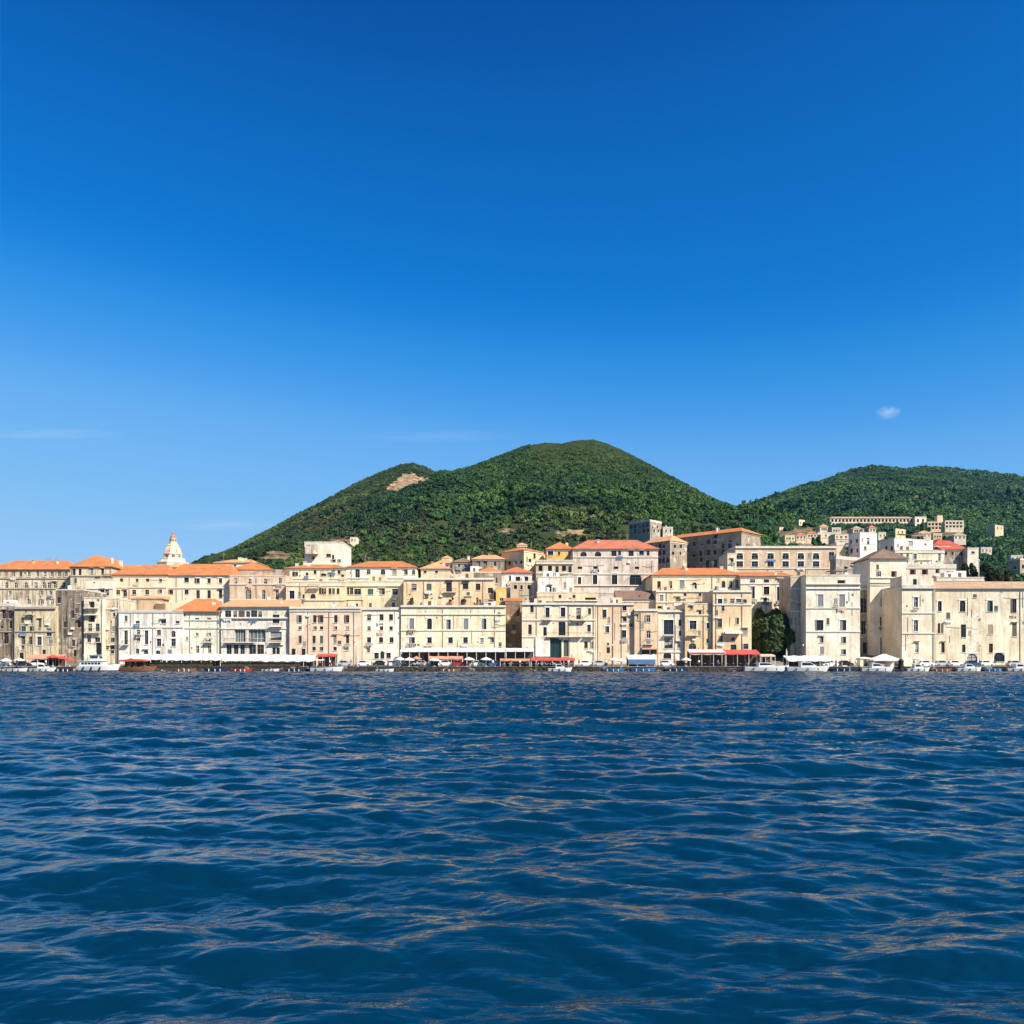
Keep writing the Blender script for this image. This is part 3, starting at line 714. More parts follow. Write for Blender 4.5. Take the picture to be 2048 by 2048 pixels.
    for i in range(chim):
        c_ = MB(); u = Wd*rnd.uniform(.08, .92); v = D*rnd.uniform(.3, .6); s = rnd.uniform(.25, .5); hh = rnd.uniform(.9, 1.7)
        c_.box(u-s, u+s, v-.3, v+.3, rz-1.2, rz+hh); c_.box(u-s-.1, u+s+.1, v-.4, v+.4, rz+hh+.003, rz+hh+.16)
        c_.build('chimney', wall if rnd.random() < .6 else M['stone'], ro)
    for i in range(ant):
        c_ = MB(); u = Wd*rnd.uniform(.05, .95); v = D*rnd.uniform(.1, .5); hh = rnd.uniform(2.0, 3.2)
        c_.tube((u,v,rz-.6), (u,v,rz+hh), .05, n=5)
        for q in range(4): c_.tube((u-.55,v,rz+hh*(.72+.08*q)), (u+.55,v,rz+hh*(.72+.08*q)), .025, n=4)
        c_.build('antenna', M['pipe'], ro)
    for i, ly in enumerate(ledges):
        pr = 0.2
        if isinstance(ly, tuple): ly, pr = ly
        _, z = uz(x0, ly); l = MB(); l.box(-0.05, Wd+0.05, -pr, -0.001, z-0.14, z+0.14); l.box(-0.03, Wd+0.03, -pr*.5, -0.002, z-.30, z-.143); l.build('string_course', M[ledm], root)
    for px_ in pipes:
        u, _ = uz(px_, yt); l = MB(); l.tube((u,-.11,0.3), (u,-.11,H-.2), .075, n=6); l.build('drainpipe', M['pipe'], root)
    for (cx, by, w) in balc:
        u0, z = uz(cx-w/2, by); u1, _ = uz(cx+w/2, by); dd = 0.95
        l = MB(); l.box(u0, u1, -dd, -.003, z-.16, z); l.box(u0+.2, u0+.4, -dd*.7, -.004, z-.5, z-.163); l.box(u1-.4, u1-.2, -dd*.7, -.004, z-.5, z-.163)
        bo = l.build('balcony', M['stone'], root)
        rl = MB(); rl.box(u0, u1, -dd, -dd+.05, z+.92, z+.98)
        n = max(3, int((u1-u0)/.3))
        for i in range(n+1):
            u = u0+.03+(u1-u0-.06)*i/n; rl.box(u-.022, u+.022, -dd+.004, -dd+.046, z, z+.92)
        for s in (u0, u1-.05): rl.box(s, s+.05, -dd+.055, -.01, z+.92, z+.975)
        rl.build('railing', M['iron'], bo)
    for i in range(ac):
        u = rnd.uniform(.6, max(.7, Wd-1.4)); z = rnd.uniform(H*.35, H*.92)
        if any(g_[0]-.3 < u+.8 and g_[1]+.3 > u and g_[2]-.3 < z+.6 and g_[3]+.3 > z for g_ in good): continue
        l = MB(); l.box(u, u+.85, -.36, -.004, z, z+.58); l.lathe([(.22, 0), (.22, .01)], 10, (0, 0, 0)) if False else None
        l.build('air_conditioner', M['unit'], root)
    if Y < 330 and mess and D > 3.5 and Wd > 5:
        if roof == 'flat':
            for i in range(int(Wd/9)+1):
                k_ = rnd.random(); u = rnd.uniform(.5, max(.6, Wd-4)); v = rnd.uniform(1.2, max(1.3, D-3.5))
                if k_ < .35:
                    w_, d_, h_ = rnd.uniform(2, 3.6), 2.4, rnd.uniform(1.4, 2.6); c_ = MB(); c_.box(u, min(Wd-.3, u+w_), v, v+d_, H-.2, H+h_); ro_ = c_.build('roof_room', rnd.choice([wall, M['flatw'], wall]), ro)
                    if h_ > 1.6: MB().box(u+w_*.35, u+w_*.62, v-.03, v-.004, H+.2, H+h_*.75).build('hatch_door', M['inside'], ro_)
                elif k_ < .55:
                    c_ = MB(); c_.lathe([(.55,H+.3),(.55,H+1.5),(.5,H+1.6),(.2,H+1.65)], 10, (u, v, 0)); c_.box(u-.5, u+.5, v-.5, v+.5, H-.2, H+.29); c_.build('water_tank', M['unit'] if rnd.random() < .6 else M['pipe'], ro)
                elif k_ < .75:
                    c_ = MB(); w_ = min(4.0, Wd-u-.3)
                    for a_ in (0, w_): c_.tube((u+a_, v, H-.2), (u+a_, v, H+2.1), .06, n=5)
                    for a_ in (0, w_): c_.tube((u+a_, v+2.2, H-.2), (u+a_, v+2.2, H+2.1), .06, n=5)
                    for q_ in range(8): c_.box(u-.2, u+w_+.2, v-.1+q_*.33, v+.06+q_*.33, H+2.1, H+2.18)
                    c_.build('pergola', M['wood'] if rnd.random() < .5 else M['dtrim'], ro)
                else:
                    c_ = MB(); hh = rnd.uniform(2, 3.4); c_.tube((u,v,H-.2), (u,v,H+hh), .045, n=5)
                    for q_ in range(3): c_.tube((u-.5,v,H+hh*(.75+.1*q_)), (u+.5,v,H+hh*(.75+.1*q_)), .025, n=4)
                    c_.build('antenna', M['pipe'], ro)
        else:
            for i in range(int(Wd/8)):
                u = rnd.uniform(Wd*.12, Wd*.88); v = D*rnd.uniform(.18, .45); z_ = H+rise*min(1, (v+ov)/(D/2+ov))*(1 if roof == 'hip' else .5)
                if rnd.random() < .5:
                    s_ = rnd.uniform(.22, .45); c_ = MB(); c_.box(u-s_, u+s_, v-.25, v+.25, z_-1.2, z_+rnd.uniform(.5, 1.1)); c_.build('chimney', rnd.choice([wall, M['stone'], M['brickc']]), ro)
                else:
                    c_ = MB(); hh = rnd.uniform(1.4, 2.6); c_.tube((u,v,z_-.8), (u,v,z_+hh), .045, n=5)
                    for q_ in range(3): c_.tube((u-.5,v,z_+hh*(.7+.12*q_)), (u+.5,v,z_+hh*(.7+.12*q_)), .025, n=4)
                    c_.build('antenna', M['pipe'], ro)
    if Y < 300 and mess:
        def free(u0, u1, z0, z1): return not any(g_[0]-.2 < u1 and g_[1]+.2 > u0 and g_[2]-.3 < z1 and g_[3]+.2 > z0 for g_ in good)
        vis_h = min(H-.6, 13.0 if Y < 240 else 8.5)
        for i in range(int(Wd*vis_h/10*mess)):
            u = rnd.uniform(.5, max(.6, Wd-1.2)); z = H-rnd.uniform(.7, vis_h); k_ = rnd.random()
            if k_ < .30:  # closed panel with no opening behind, reads as a dark window
                w_, h_ = rnd.uniform(.6, 1.05), rnd.uniform(.9, 1.75)
                if u+w_ < Wd-.3 and z-h_ > .4 and free(u-.1, u+w_+.1, z-h_-.2, z+.2) and not any(abs((zpx(l_[0] if isinstance(l_, tuple) else l_, Y)-zb)-z+h_/2) < h_/2+.4 for l_ in ledges):
                    good.append((u, u+w_, z-h_, z, 'x')); so = MB().box(u, u+w_, -.045, -.004, z-h_, z).build('shutter', rnd.choice(M['shut']), root)
                    MB().box(u-.12, u+w_+.12, -.14, -.003, z-h_-.13, z-h_-.003).build('sill', M['stone'], so)
            elif k_ < .55:
                w_, h_ = rnd.uniform(.25, .55), rnd.uniform(.2, .6)
                if free(u, u+w_, z, z+h_): MB().box(u, u+w_, -.035, -.004, z, z+h_).build('dark_panel', M['inside'] if rnd.random() < .7 else M['pipe'], root)  # panel on the wall face; an opening's darkness is put into its colour
            elif k_ < .60:
                L_ = rnd.uniform(2, 7); u2 = min(Wd-.1, u+L_); c_ = MB(); n_ = 6; sg = rnd.uniform(.05, .3); dz = rnd.uniform(-.3, .3)
                pt = [(u+(u2-u)*i_/n_, -.07, z+dz*i_/n_-sg*4*(i_/n_)*(1-i_/n_)) for i_ in range(n_+1)]
                for p_, q_ in zip(pt[:-1], pt[1:]): c_.tube(p_, q_, .035, n=4, cap=False)
                c_.build('cable', M['iron'], root)
            elif k_ < .75 and good:
                g_ = rnd.choice(good)
                if g_[4] in 'ra' and g_[1]-g_[0] < 2.2: MB().box(g_[0]-.25, g_[1]+.25, -.42, -.003, g_[3]+.28, g_[3]+.42).build('window_hood', M['stone'] if rnd.random() < .6 else M['dtrim'], root)
            elif k_ < .88 and good:
                g_ = rnd.choice(good)
                if g_[2] > 3 and g_[1]-g_[0] < 2.2:
                    c_ = MB(); u_ = g_[0]-.5; c_.tube((u_,-.35,g_[2]-.25), (g_[1]+.5,-.35,g_[2]-.25), .02, n=4); co = c_.build('clothes_line', M['iron'], root)
                    cl = MB()
                    while u_ < g_[1]+.1:
                        ww = rnd.uniform(.2, .55); cl.box(u_+.05, u_+ww, -.36, -.34, g_[2]-.3-rnd.uniform(.4, .9), g_[2]-.26); u_ += ww+.05
                    cl.build('laundry', rnd.choice([M['fab_w'], M['curtain'], M['fab_t'], M['fab_b'], M['fab_w']]), co)
            else:
                h_ = rnd.uniform(1.5, 5); 
                if free(u-.1, u+.1, z-h_, z) and z-h_ > .5: MB().tube((u,-.07,z-h_), (u,-.07,z), .05, n=5).build('drainpipe', M['pipe'], root)
    BUILD.append(root)
    return root, dict(Wd=Wd, D=D, H=H, zb=zb, uz=uz, rnd=rnd, wall=wall, roof=ro)
def add_block(root, inf, px0, px1, ya, yb, dep, mat, name='parapet', d0=0.0, roofm=None):
    """a further solid part of a building, given by rows of the photo at its own facade plane"""
    u0, z0 = inf['uz'](px0, yb); u1, z1 = inf['uz'](px1, ya)
    o = MB().box(u0, u1, d0, d0+dep, z0, z1).build(name, mat, root)
    return o
def railing(root, inf, px0, px1, yb, h=0.95, d=-0.02, mat=None, name='railing'):
    u0, z = inf['uz'](px0, yb); u1, _ = inf['uz'](px1, yb); mb = MB()
    mb.box(u0, u1, d, d+.05, z+h-.06, z+h)
    n = int((u1-u0)/.35)
    for i in range(n+1): u = u0+.03+(u1-u0-.06)*i/n; mb.box(u-.025, u+.025, d+.004, d+.046, z, z+h-.06)
    return mb.build(name, mat or M['iron'], root)
def awning(root, inf, px0, px1, ya, mat, dep=1.4, drop=0.6):
    u0, z = inf['uz'](px0, ya); u1, _ = inf['uz'](px1, ya)
    mb = MB(); mb.add([(u0,0,z),(u1,0,z),(u1,-dep,z-drop),(u0,-dep,z-drop),(u0,-dep,z-drop-.25),(u1,-dep,z-drop-.25),(u0,0,z-.05),(u1,0,z-.05),(u1,-dep+.04,z-drop-.05),(u0,-dep+.04,z-drop-.05)],
        [(0,3,2,1),(3,4,5,2),(6,7,8,9)])
    return mb.build('awning', mat, root)
# ---------------------------------------------------------------- wall finishes
S = dict(
    cream=stucco('cream_stucco', (0.72, 0.60, 0.425), .38, .2), cream2=stucco('yellow_cream_stucco', (0.75, 0.665, 0.50), .28, .15),
    white=stucco('white_stucco', (0.76, 0.715, 0.615), .48, .2), white2=stucco('off_white_stucco', (0.69, 0.62, 0.50), .5, .3),
    peach=stucco('peach_stucco', (0.70, 0.52, 0.32), .3, .2), peach2=stucco('pink_peach_stucco', (0.72, 0.54, 0.36), .28, .25),
    tan=stucco('tan_stucco', (0.60, 0.44, 0.28), .35, .25), tan2=stucco('brown_tan_stucco', (0.50, 0.37, 0.24), .4, .3),
    yellow=stucco('yellow_stucco', (0.76, 0.59, 0.32), .15, .15), ochre=stucco('ochre_stucco', (0.72, 0.43, 0.14), .15, .15),
    grey=stucco('grey_weathered_and_shade_stucco', (0.50, 0.43, 0.33), .75, .5), grey2=stucco('beige_weathered_stucco', (0.58, 0.485, 0.35), .85, .5),  # the first also holds shade put into a bay and a side wall
    stained_shaded=stucco('stain_and_shade_stucco', (0.27, 0.215, 0.155), .95, .5, (0.05, 0.038, 0.028)), brown=stucco('brown_and_shade_stucco', (0.25, 0.16, 0.10), .4, .4, (0.08, .055, .04)),  # shade is put into both colours, beside the real stains of the first
    stone=stucco('grey_stone_and_shade_masonry', (0.32, 0.265, 0.205), .7, .5, (0.10, 0.085, 0.07)), ruin=stucco('rough_ruined_masonry', (0.30, 0.25, 0.20), .8, .7, (0.07, 0.06, 0.05)),  # stone grey doubles as shade put into a recess and one wall
    rough=stucco('rough_pale_stone', (0.62, 0.54, 0.43), .55, .6, (0.2, 0.16, 0.11)),
    fort=stucco('warm_pale_render', (0.73, 0.655, 0.52), .30, .35, (0.22, 0.155, 0.10)), fort2=stucco('patchy_pale_render', (0.70, 0.62, 0.49), .5, .6, (0.24, 0.16, 0.10), (0.50, 0.36, 0.25)),
)
r_ = row
# ================================================================ LEFT
bld('palace', 'long beige palace at the far left with hipped orange roof and dark attic windows', -30, 140, 1138.5, 262, S['grey2'],
    r_(1141,1153,5,'r',-18,-2,12,27,42,58,75,90,104,118,132)+r_(1165,1176,6,'a',-14,13,32,52,71,88,98,110,127)+r_(1182,1190,5,'r',20,55,84,101)+r_(1199,1208,6,'r',58,84,104),
    D=16, roof='hip', yr=1121, ledges=[1157, 1177.5, (1213,.35)], chim=3, ledm='dtrim', ant=1)
bld('palace_wing', 'taller palace wing with peaked orange hip roof left of the domed church', 141, 222, 1133, 258, S['grey2'],
    r_(1138,1150,5,'r',148,160,184,205)+r_(1157,1166,6,'r',150,196,218), D=20, roof='hip', yr=1112, ledges=[1152], chim=1, ledm='dtrim')
bld('cream_house', 'cream house with flat terrace roof below the peaked palace wing', 172, 226, 1160, 252, S['cream'], r_(1180,1190,7,'r',205,214)+r_(1181,1189,5,'r',182), ledges=[1177], D=10)
ro, inf = bld('palace', 'pinkish plastered palace under the orange roof left of the church dome', 226, 333, 1149, 254, S['peach2'],
    r_(1157,1164,6.5,'o',243,295)+r_(1158,1164,5,'r',274,321)+r_(1180,1189,7,'r',236,268,294)+r_(1179,1186,5,'r',321)+r_(1181,1193,7,'a',250), D=15, roof='hip', hipf=.3, yr=1130, ledges=[1174.5], chim=2, pipes=[259])
bld('palace', 'bright cream palace with two rows of small windows under wide orange roof', 331, 459, 1150.5, 255, S['cream2'],
    r_(1154,1164,8.5,'R',373)+r_(1157,1166,6,'R',396,418,441)+r_(1180,1188,7,'r',342,373)+r_(1181,1196,6,'r',396,418,441), D=16, roof='hip', hipf=.3, yr=1128, ledges=[1176], chim=3, pipes=[353], ant=1)
# church dome
dz = ground(xpx(346, 292), 292)-1
droot = tag(empty('church_dome', (xpx(346, 292), 292, dz)), 'cream domed church tower with lantern and pointed reddish top', 'church')
s_ = 292/F
def zz(py): return zpx(py, 292)-dz
def rw(w): return w*s_/2
ph8 = -math.pi/2
q8 = 1/math.cos(math.pi/8)
mb = MB(); mb.lathe([(rw(62),0),(rw(62),zz(1128)),(rw(64),zz(1127.5)),(rw(64),zz(1126)),(rw(50),zz(1125)),(rw(48),zz(1119.5)),(rw(49),zz(1119)),(rw(49),zz(1117.8)),(rw(36),zz(1117)),(rw(34.5),zz(1109.9))], 8, ph=ph8); mb.build('wall', S['cream2'], droot)
mb = MB(); mb.lathe([(rw(36),zz(1109.8)),(rw(38),zz(1109.2)),(rw(38),zz(1107.6)),(rw(33.5),zz(1107)),(rw(32.8),zz(1103)),(rw(30),zz(1098.5)),(rw(26),zz(1095)),(rw(22.5),zz(1093.2)),(rw(24.5),zz(1092.8)),(rw(24),zz(1090.6)),(rw(18),zz(1089.4))], 8, ph=ph8)
dm = mb.build('dome', S['cream'], droot, False)
rb = MB()
for i in range(8):
    a = i*math.pi/4+ph8; c0 = math.cos(a); s0 = math.sin(a); pr = [(33.6,1107),(33,1103),(30.2,1098.5),(26.2,1095),(22.6,1093.2)]
    for (w1, y1), (w2, y2) in zip(pr[:-1], pr[1:]): rb.tube((rw(w1)*c0, rw(w1)*s0, zz(y1)), (rw(w2)*c0, rw(w2)*s0, zz(y2)), .13, n=5)
rb.build('dome_ribs', M['dtrim'], dm)
ln = MB(); ln.lathe([(rw(17.5),zz(1089.4)),(rw(16.5),zz(1085.6)),(rw(17.5),zz(1085.2)),(rw(17.5),zz(1084.2)),(rw(13.4),zz(1083.8)),(rw(12.6),zz(1078)),(rw(13.6),zz(1077.5)),(rw(13.4),zz(1076.6))], 8, ph=ph8)
lo = ln.build('lantern', S['peach2'], droot)
for i in range(8):
    a = (i+.5)*math.pi/4+ph8; r0 = rw(13)*math.cos(math.pi/8); w = MB(); w.box(-.26, .26, -.05, .09, zz(1083.2), zz(1079)); o = w.build('opening', M['inside'], lo); o.location = (r0*math.cos(a), r0*math.sin(a), 0); o.rotation_euler = (0, 0, a+math.pi/2)
MS = stucco('weathered_red_copper', (0.36, 0.20, 0.16), .3, .3)
MB().lathe([(rw(13),zz(1076.6)),(rw(12.4),zz(1074)),(rw(9.5),zz(1071.5)),(rw(6.5),zz(1070)),(rw(5),zz(1068.5)),(rw(5.6),zz(1067.4)),(rw(4),zz(1066)),(rw(1.6),zz(1065)),(rw(.6),zz(1061.5))], 8, ph=ph8).build('cupola', MS, droot)
for i in range(8):
    a = (i+.5)*math.pi/4+ph8; MBb = MB(); MBb.box(-.5, .5, -.1, .1, zz(1116), zz(1111.3))
    o = MBb.build('drum_window', M['inside'], droot); r0 = rw(35)*math.cos(math.pi/8); o.location = (r0*math.cos(a), r0*math.sin(a), 0); o.rotation_euler = (0, 0, a+math.pi/2)
bld('gable_house', 'yellow gabled wall breaking the orange roofs below the church dome', 338, 362, 1134, 262, S['yellow'], [], D=8, roof='hip', yr=1126, rm=M['tile3'])
bld('low_house', 'low cream rooftop house right of the church dome against the dark hillside', 429, 514, 1125, 300, S['cream2'], r_(1128,1133,5,'r',445,470,496), D=14, roof='hip', yr=1119, rm=M['tile3'], chim=3, ant=1)
bld('orange_roof_house', 'house with orange roof between the cream palace and the tan terrace house', 458, 545, 1139, 268, S['tan'], [], D=20, roof='hip', yr=1127)
ro, inf = bld('terrace_house', 'tan house with rooftop loggias and three tall brown windows', 459, 571, 1153, 253, S['tan'],
    r_(1157,1168,5,'r',471)+r_(1158,1168,6,'o',500,531)+r_(1156,1167,6,'r',560)+r_(1181,1198,6,'r',499,527,554), ledges=[1168.5, 1199.5], D=16, pipes=[513])
add_block(ro, inf, 476, 500, 1141, 1153, 4, S['tan2'], 'roof_room', 1.5); add_block(ro, inf, 543, 570, 1138, 1153, 4, S['brown'], 'roof_room', 1.2)
railing(ro, inf, 500, 543, 1152.5)
# ---- front row left
bld('corner_house', 'stained grey house with roof terrace cut off by the left photo edge', -40, 29, 1213, 231, S['stained_shaded'],
    r_(1222,1237,6,'r',8,20,-12)+r_(1263,1287,7,'r',12,-14)+r_(1243,1257,5,'r',4,22), ledges=[1263], ac=2, parapet=.9, ledm='dtrim', pipes=[26])
bld('tenement', 'weathered beige waterfront tenement with blotched plaster and scattered small windows', 30, 111, 1215, 230, S['grey2'],
    r_(1239,1255,5,'r',80)+r_(1235,1246,5,'r',45,64)+r_(1253,1263,8,'r',47,63)+r_(1258,1272,9,'r',98)+r_(1274,1289,6,'r',47,61)+r_(1274,1290,8,'R',79)+r_(1291,1299,5,'r',46)+r_(1306,1318,7.5,'d',43)+r_(1300,1312,6,'d',88), ledges=[(1217,.4), 1263], ac=5, pipes=[29.5, 66], balc=[(62,1228,16)], ledm='dtrim')
bld('stained_house', 'narrow waterfront house, wall dark with stains and painted shade, left of the white ferry', 112, 167, 1181, 231.5, S['stained_shaded'],
    r_(1195,1206,6,'r',118,158)+r_(1222,1236,4,'r',115,146)+r_(1262,1276,4,'r',115)+r_(1280,1292,5,'r',115,147)+r_(1300,1312,5,'d',116,150)+r_(1244,1255,5,'r',130,158), ac=3, pipes=[124.5, 165], ledm='dtrim')
ro, inf = bld('balcony_house', 'pale house with stepped white balconies behind the moored ferry', 168, 206, 1197, 230.5, S['white2'],
    r_(1203,1215,12,'h',183)+r_(1230,1244,13,'h',183)+r_(1248,1262,7,'r',180,195)+r_(1270,1284,7,'r',178)+r_(1286,1312,9,'d',197)+r_(1275,1284,9,'r',195), balc=[(184,1216,28),(183,1229.5,26),(186,1265,30)], ac=3, pipes=[204])
bld('beige_house', 'plain beige house with few windows between the balconied house and white palace', 207, 237, 1199, 232, S['grey2'],
    r_(1226,1233,4,'r',228)+r_(1276,1284,7,'r',225)+r_(1292,1299,8,'r',213,225)+r_(1300,1307,6,'r',225), ledges=[1217.5], ac=2, pipes=[235.5])
ro, inf = bld('white_palace', 'long white waterfront palace with tall paired windows and moulded frames', 238, 366, 1222, 231, S['white'],
    r_(1232,1242,5,'r',252)+r_(1262,1288,6.5,'R',252,293)+r_(1260,1268,6,'r',277)+r_(1273,1282,6,'r',277)+r_(1260,1270,7,'R',318)+r_(1278,1292,8,'R',318)+r_(1262,1274,7,'a',347)+r_(1278,1292,8,'R',347)
    +r_(1298,1307,6,'r',275)+r_(1301,1308,8,'a',292,316)+r_(1240,1247,9,'r',327)+r_(1242,1247,7,'r',275,355), ledges=[1254.5, 1224], pipes=[261.5, 306, 237.8], D=11, balc=[(252,1289,13)])
add_block(ro, inf, 262, 300, 1199, 1222, 5, S['tan'], 'roof_room', 3); add_block(ro, inf, 302, 321, 1206, 1221.5, 4, S['brown'], 'roof_room', 2.5)
add_block(ro, inf, 321, 352, 1204, 1222, 4, S['peach2'], 'roof_room', 3.5)
bld('rooftop_house', 'small house with flat pale orange roof on top of the white palace', 264, 324, 1197, 243, S['tan'], r_(1203,1214,8,'r',312), D=5, roof='shed', yr=1193, rm=M['tile3'], base=12)
ro, inf = bld('orange_roof_palace', 'white waterfront house with long bright orange roof and loggia windows beneath', 352, 441, 1222.5, 231.5, S['white'],
    r_(1224,1232,9,'r',366,374)+r_(1223,1232,11,'r',393,412,430)+r_(1236,1241,8,'r',394,418)+r_(1254,1257,6,'a',395,418)+r_(1266,1272,5,'r',394,419)+r_(1292,1306,6,'r',395,419)+r_(1277,1283,5,'r',418), D=11, roof='hip', yr=1198, ov=.7, ledges=[1256, 1240], pipes=[380], ac=2, balc=[(418,1284,16)])
ro, inf = bld('glazed_house', 'white house with glazed green-grey verandas under a pale orange roof', 442, 578, 1213.5, 231, S['white2'],
    r_(1222,1234,11,'r',456,483,508)+r_(1223,1234,7,'r',470,496,520)+r_(1237,1242,17,'r',450)+r_(1256,1284,20,'H',450)+r_(1256,1284,22,'H',480)+r_(1258,1284,34,'H',514)+r_(1264,1280,20,'R',552)+r_(1290,1308,9,'r',447,458)+r_(1290,1308,8,'r',472,485)+r_(1290,1308,12,'r',505,521)+r_(1296,1308,6,'d',548,556)+r_(1230,1246,12,'r',552),
    D=11, roof='shed', yr=1200, rm=M['tile3'], ov=.6, ledges=[(1236,.45), 1257], ac=3, balc=[(480,1284.5,60),(552,1284.5,24),(552,1253,26)], frame='frame_g', pipes=[438.5])
for (c0, wd) in ((450,18),(480,20),(514,30)):   # glazing of the verandas
    u0, z0 = inf['uz'](c0-wd/2, 1284); u1, z1 = inf['uz'](c0+wd/2, 1257); g_ = MB(); n = 4
    g_.box(u0, u1, .5, .55, z0+.9, z0+1.0)
    for i in range(n+1): u = u0+(u1-u0-.08)*i/n; g_.box(u, u+.08, .42, .499, z0, z1)
    gg = g_.build('veranda_frame', M['frame_w'], ro); MB().poly((u0,.56,z0),(u1,.56,z0),(u1,.56,z1),(u0,.56,z1)).build('veranda_glass', glass('veranda_glass', (0.10, 0.12, 0.11)), gg)
bld('passage_house', 'narrow tan house with dark arched roof terrace above the glazed house', 529, 577, 1205, 246, S['tan'], r_(1210,1219,9,'h',537)+r_(1212,1219,12,'h',556), D=8, ledges=[1209], chim=1)
# ================================================================ CENTRE LEFT
bld('tower_house', 'square cream tower house standing above the roofs with dark hillside behind', 609, 686, 1086, 312, S['cream2'],
    r_(1108,1114,8,'r',657)+r_(1113,1119,5,'r',626)+r_(1118,1127,6,'d',622)+r_(1110,1118,4,'r',666)+r_(1119,1124,6,'r',668,678), D=16, parapet=.5, chim=1)
bld('shade_grey_bay', 'lower bay, shade painted grey, on the left side of the cream tower house', 610.5, 634, 1090, 310, S['grey'], [], D=2.5, parapet=.4, base=40)  # bay lies in shadow; its grey wall colour carries that shade
ro, inf = bld('yellow_palace', 'yellow cream palace with long orange roof and arched top floor windows', 693, 832, 1134, 263, S['cream2'],
    r_(1138,1157,8,'a',715)+r_(1139,1148,7,'R',737)+r_(1139,1149,8,'a',766,789)+r_(1140,1149,6,'a',812,827), D=18, roof='hip', yr=1122.5, chim=2, ledges=[1156], pipes=[703])
bld('peach_house', 'peach house with low orange roof and jumbled small windows beside the cream tower house', 571, 692, 1136, 262, S['cream'],
    r_(1144,1152,5,'r',587,593)+r_(1145,1151,5,'a',614)+r_(1140,1148,5,'r',630,678)+r_(1147,1152,10,'a',647)+r_(1139,1145,6,'r',666)+r_(1147,1152,7,'r',663)+r_(1149,1154,6,'o',685), D=16, roof='hip', yr=1129, chim=3, ledges=[1157], ac=3, ant=1)
ro, inf = bld('terrace_palace', 'tall cream block with railed roof terrace and a band of small grouped windows', 690, 806, 1164, 252, S['cream'],
    r_(1178,1189,10,'r',741,764,790)+r_(1176,1189,6,'r',695,703)+r_(1178,1189,12,'r',715)+r_(1205,1215,6,'a',787)+r_(1207,1214,4,'a',714), ledges=[(1171.5,.35)], D=8, ac=2)
railing(ro, inf, 722, 800, 1163.5, 1.1, mat=M['stone'])
ro, inf = bld('stepped_house', 'stepped tan house with terraces and crowded small windows', 572, 691, 1165, 250, S['peach'],
    r_(1182,1197,9,'R',584)+r_(1188,1197,9,'a',626)+r_(1189,1197,4,'a',607)+r_(1177,1188,4,'r',640,645,650)+r_(1177,1188,5,'r',660,667,676)+r_(1164,1173,3,'r',613), ledges=[1171, (1200,.3)], D=9, ac=4, balc=[(628,1176,22)], pipes=[600])
railing(ro, inf, 620, 690, 1164.5, 1.0, mat=M['stone'])
bld('peach_tenement', 'tall peach waterfront building with slim dark windows in five columns', 579, 722, 1215.5, 230, S['peach2'],
    r_(1231,1245,6,'r',600,629.5,643,671.5,695)+r_(1253,1259,6,'r',600,630,643,671,695)+r_(1272,1286,5.5,'r',600,628,643,670,695)+r_(1294,1301,6,'r',628,643,670,694)+r_(1298,1311,7,'d',607,579+8), ledges=[(1216.5,.35), 1222], pipes=[616, 658, 708], D=19, shut_p=.3, ac=2)
bld('yellow_tenement', 'pale yellow waterfront building with dark arched openings at street level', 723, 801, 1217, 231, S['cream2'],
    r_(1229,1240,7,'r',738,763,782)+r_(1253,1260,6,'r',738,763,782)+r_(1275,1285,7,'r',738,762,783)+r_(1303,1318,22,'A',731)+r_(1306,1317,8,'R',753)+r_(1303,1317,7,'a',764.5)+r_(1306,1316,8,'R',777), ledges=[(1218.5,.35)], pipes=[719.5+5], D=19, shut_p=.1)
bld('white_front_palace', 'low pale cream palace with white framed arched windows above the white canopies', 802, 1011, 1213, 230.5, S['cream2'],
    r_(1238,1258,8.5,'A',823.5,859,932,968)+r_(1240,1258,8,'R',897)+r_(1275,1286,11,'R',823.5)+r_(1275,1286,8,'R',859,901,931)+r_(1276,1285,6,'R',964)+r_(1276,1285,6,'r',984)+r_(1225,1233,7,'o',998), ledges=[(1228.5,.25), 1260.5, (1213,.4)], pipes=[885.5, 989.5], D=13, shut_p=.55, style=M['shut'][2])
ro, inf = bld('terracotta_house', 'long tan house set back behind the roof terrace of the pale cream palace', 807, 988, 1158, 247, S['peach'],
    r_(1168,1180,9,'r',828,858)+r_(1166,1183,10,'r',898)+r_(1167,1178,10,'r',931)+r_(1168,1180,8,'r',956)+r_(1176,1186,9,'r',981)+r_(1199,1209,8,'d',981)+r_(1196,1208,10,'r',936), ledges=[(1158.5,.4)], D=11, ac=3, pipes=[848, 919, 966], balc=[(900,1184,26)])
for (a, b_, y) in ((812,846,1201),(850,880,1199),(884,916,1199),(922,942,1197),(948,965,1199)):
    add_block(ro, inf, a, b_, y, 1212, .25, S['tan'] if a % 4 else S['peach2'], 'terrace_screen', -2.6)
for i, x in enumerate((826, 855, 868, 905, 928, 958)):
    u, z = inf['uz'](x, 1211); p = MB(); p.lathe([(.5, 0), (.7, .8), (.74, .85)], 8, (u, -3.4, z)); po = p.build('planter', M['fab_o'] if i % 2 else M['wood'], ro)
    V_, F_ = crown_arrays(np.random.default_rng(60+i), 4, 26, .8, 1.1, .25); V_ += np.array([u, -3.4, z+.6])
    if 'pot_leaf' not in M: M['pot_leaf'] = leaf_material('terrace_plant_foliage', (0.05, 0.08, 0.025), False)
    np_mesh('plant', V_, F_, M['pot_leaf'], False, po)
bld('ochre_block', 'small bright ochre house at the end of the tan terrace house', 992, 1012.5, 1176, 245.5, S['ochre'], r_(1196,1202,7,'r',1003), D=7)
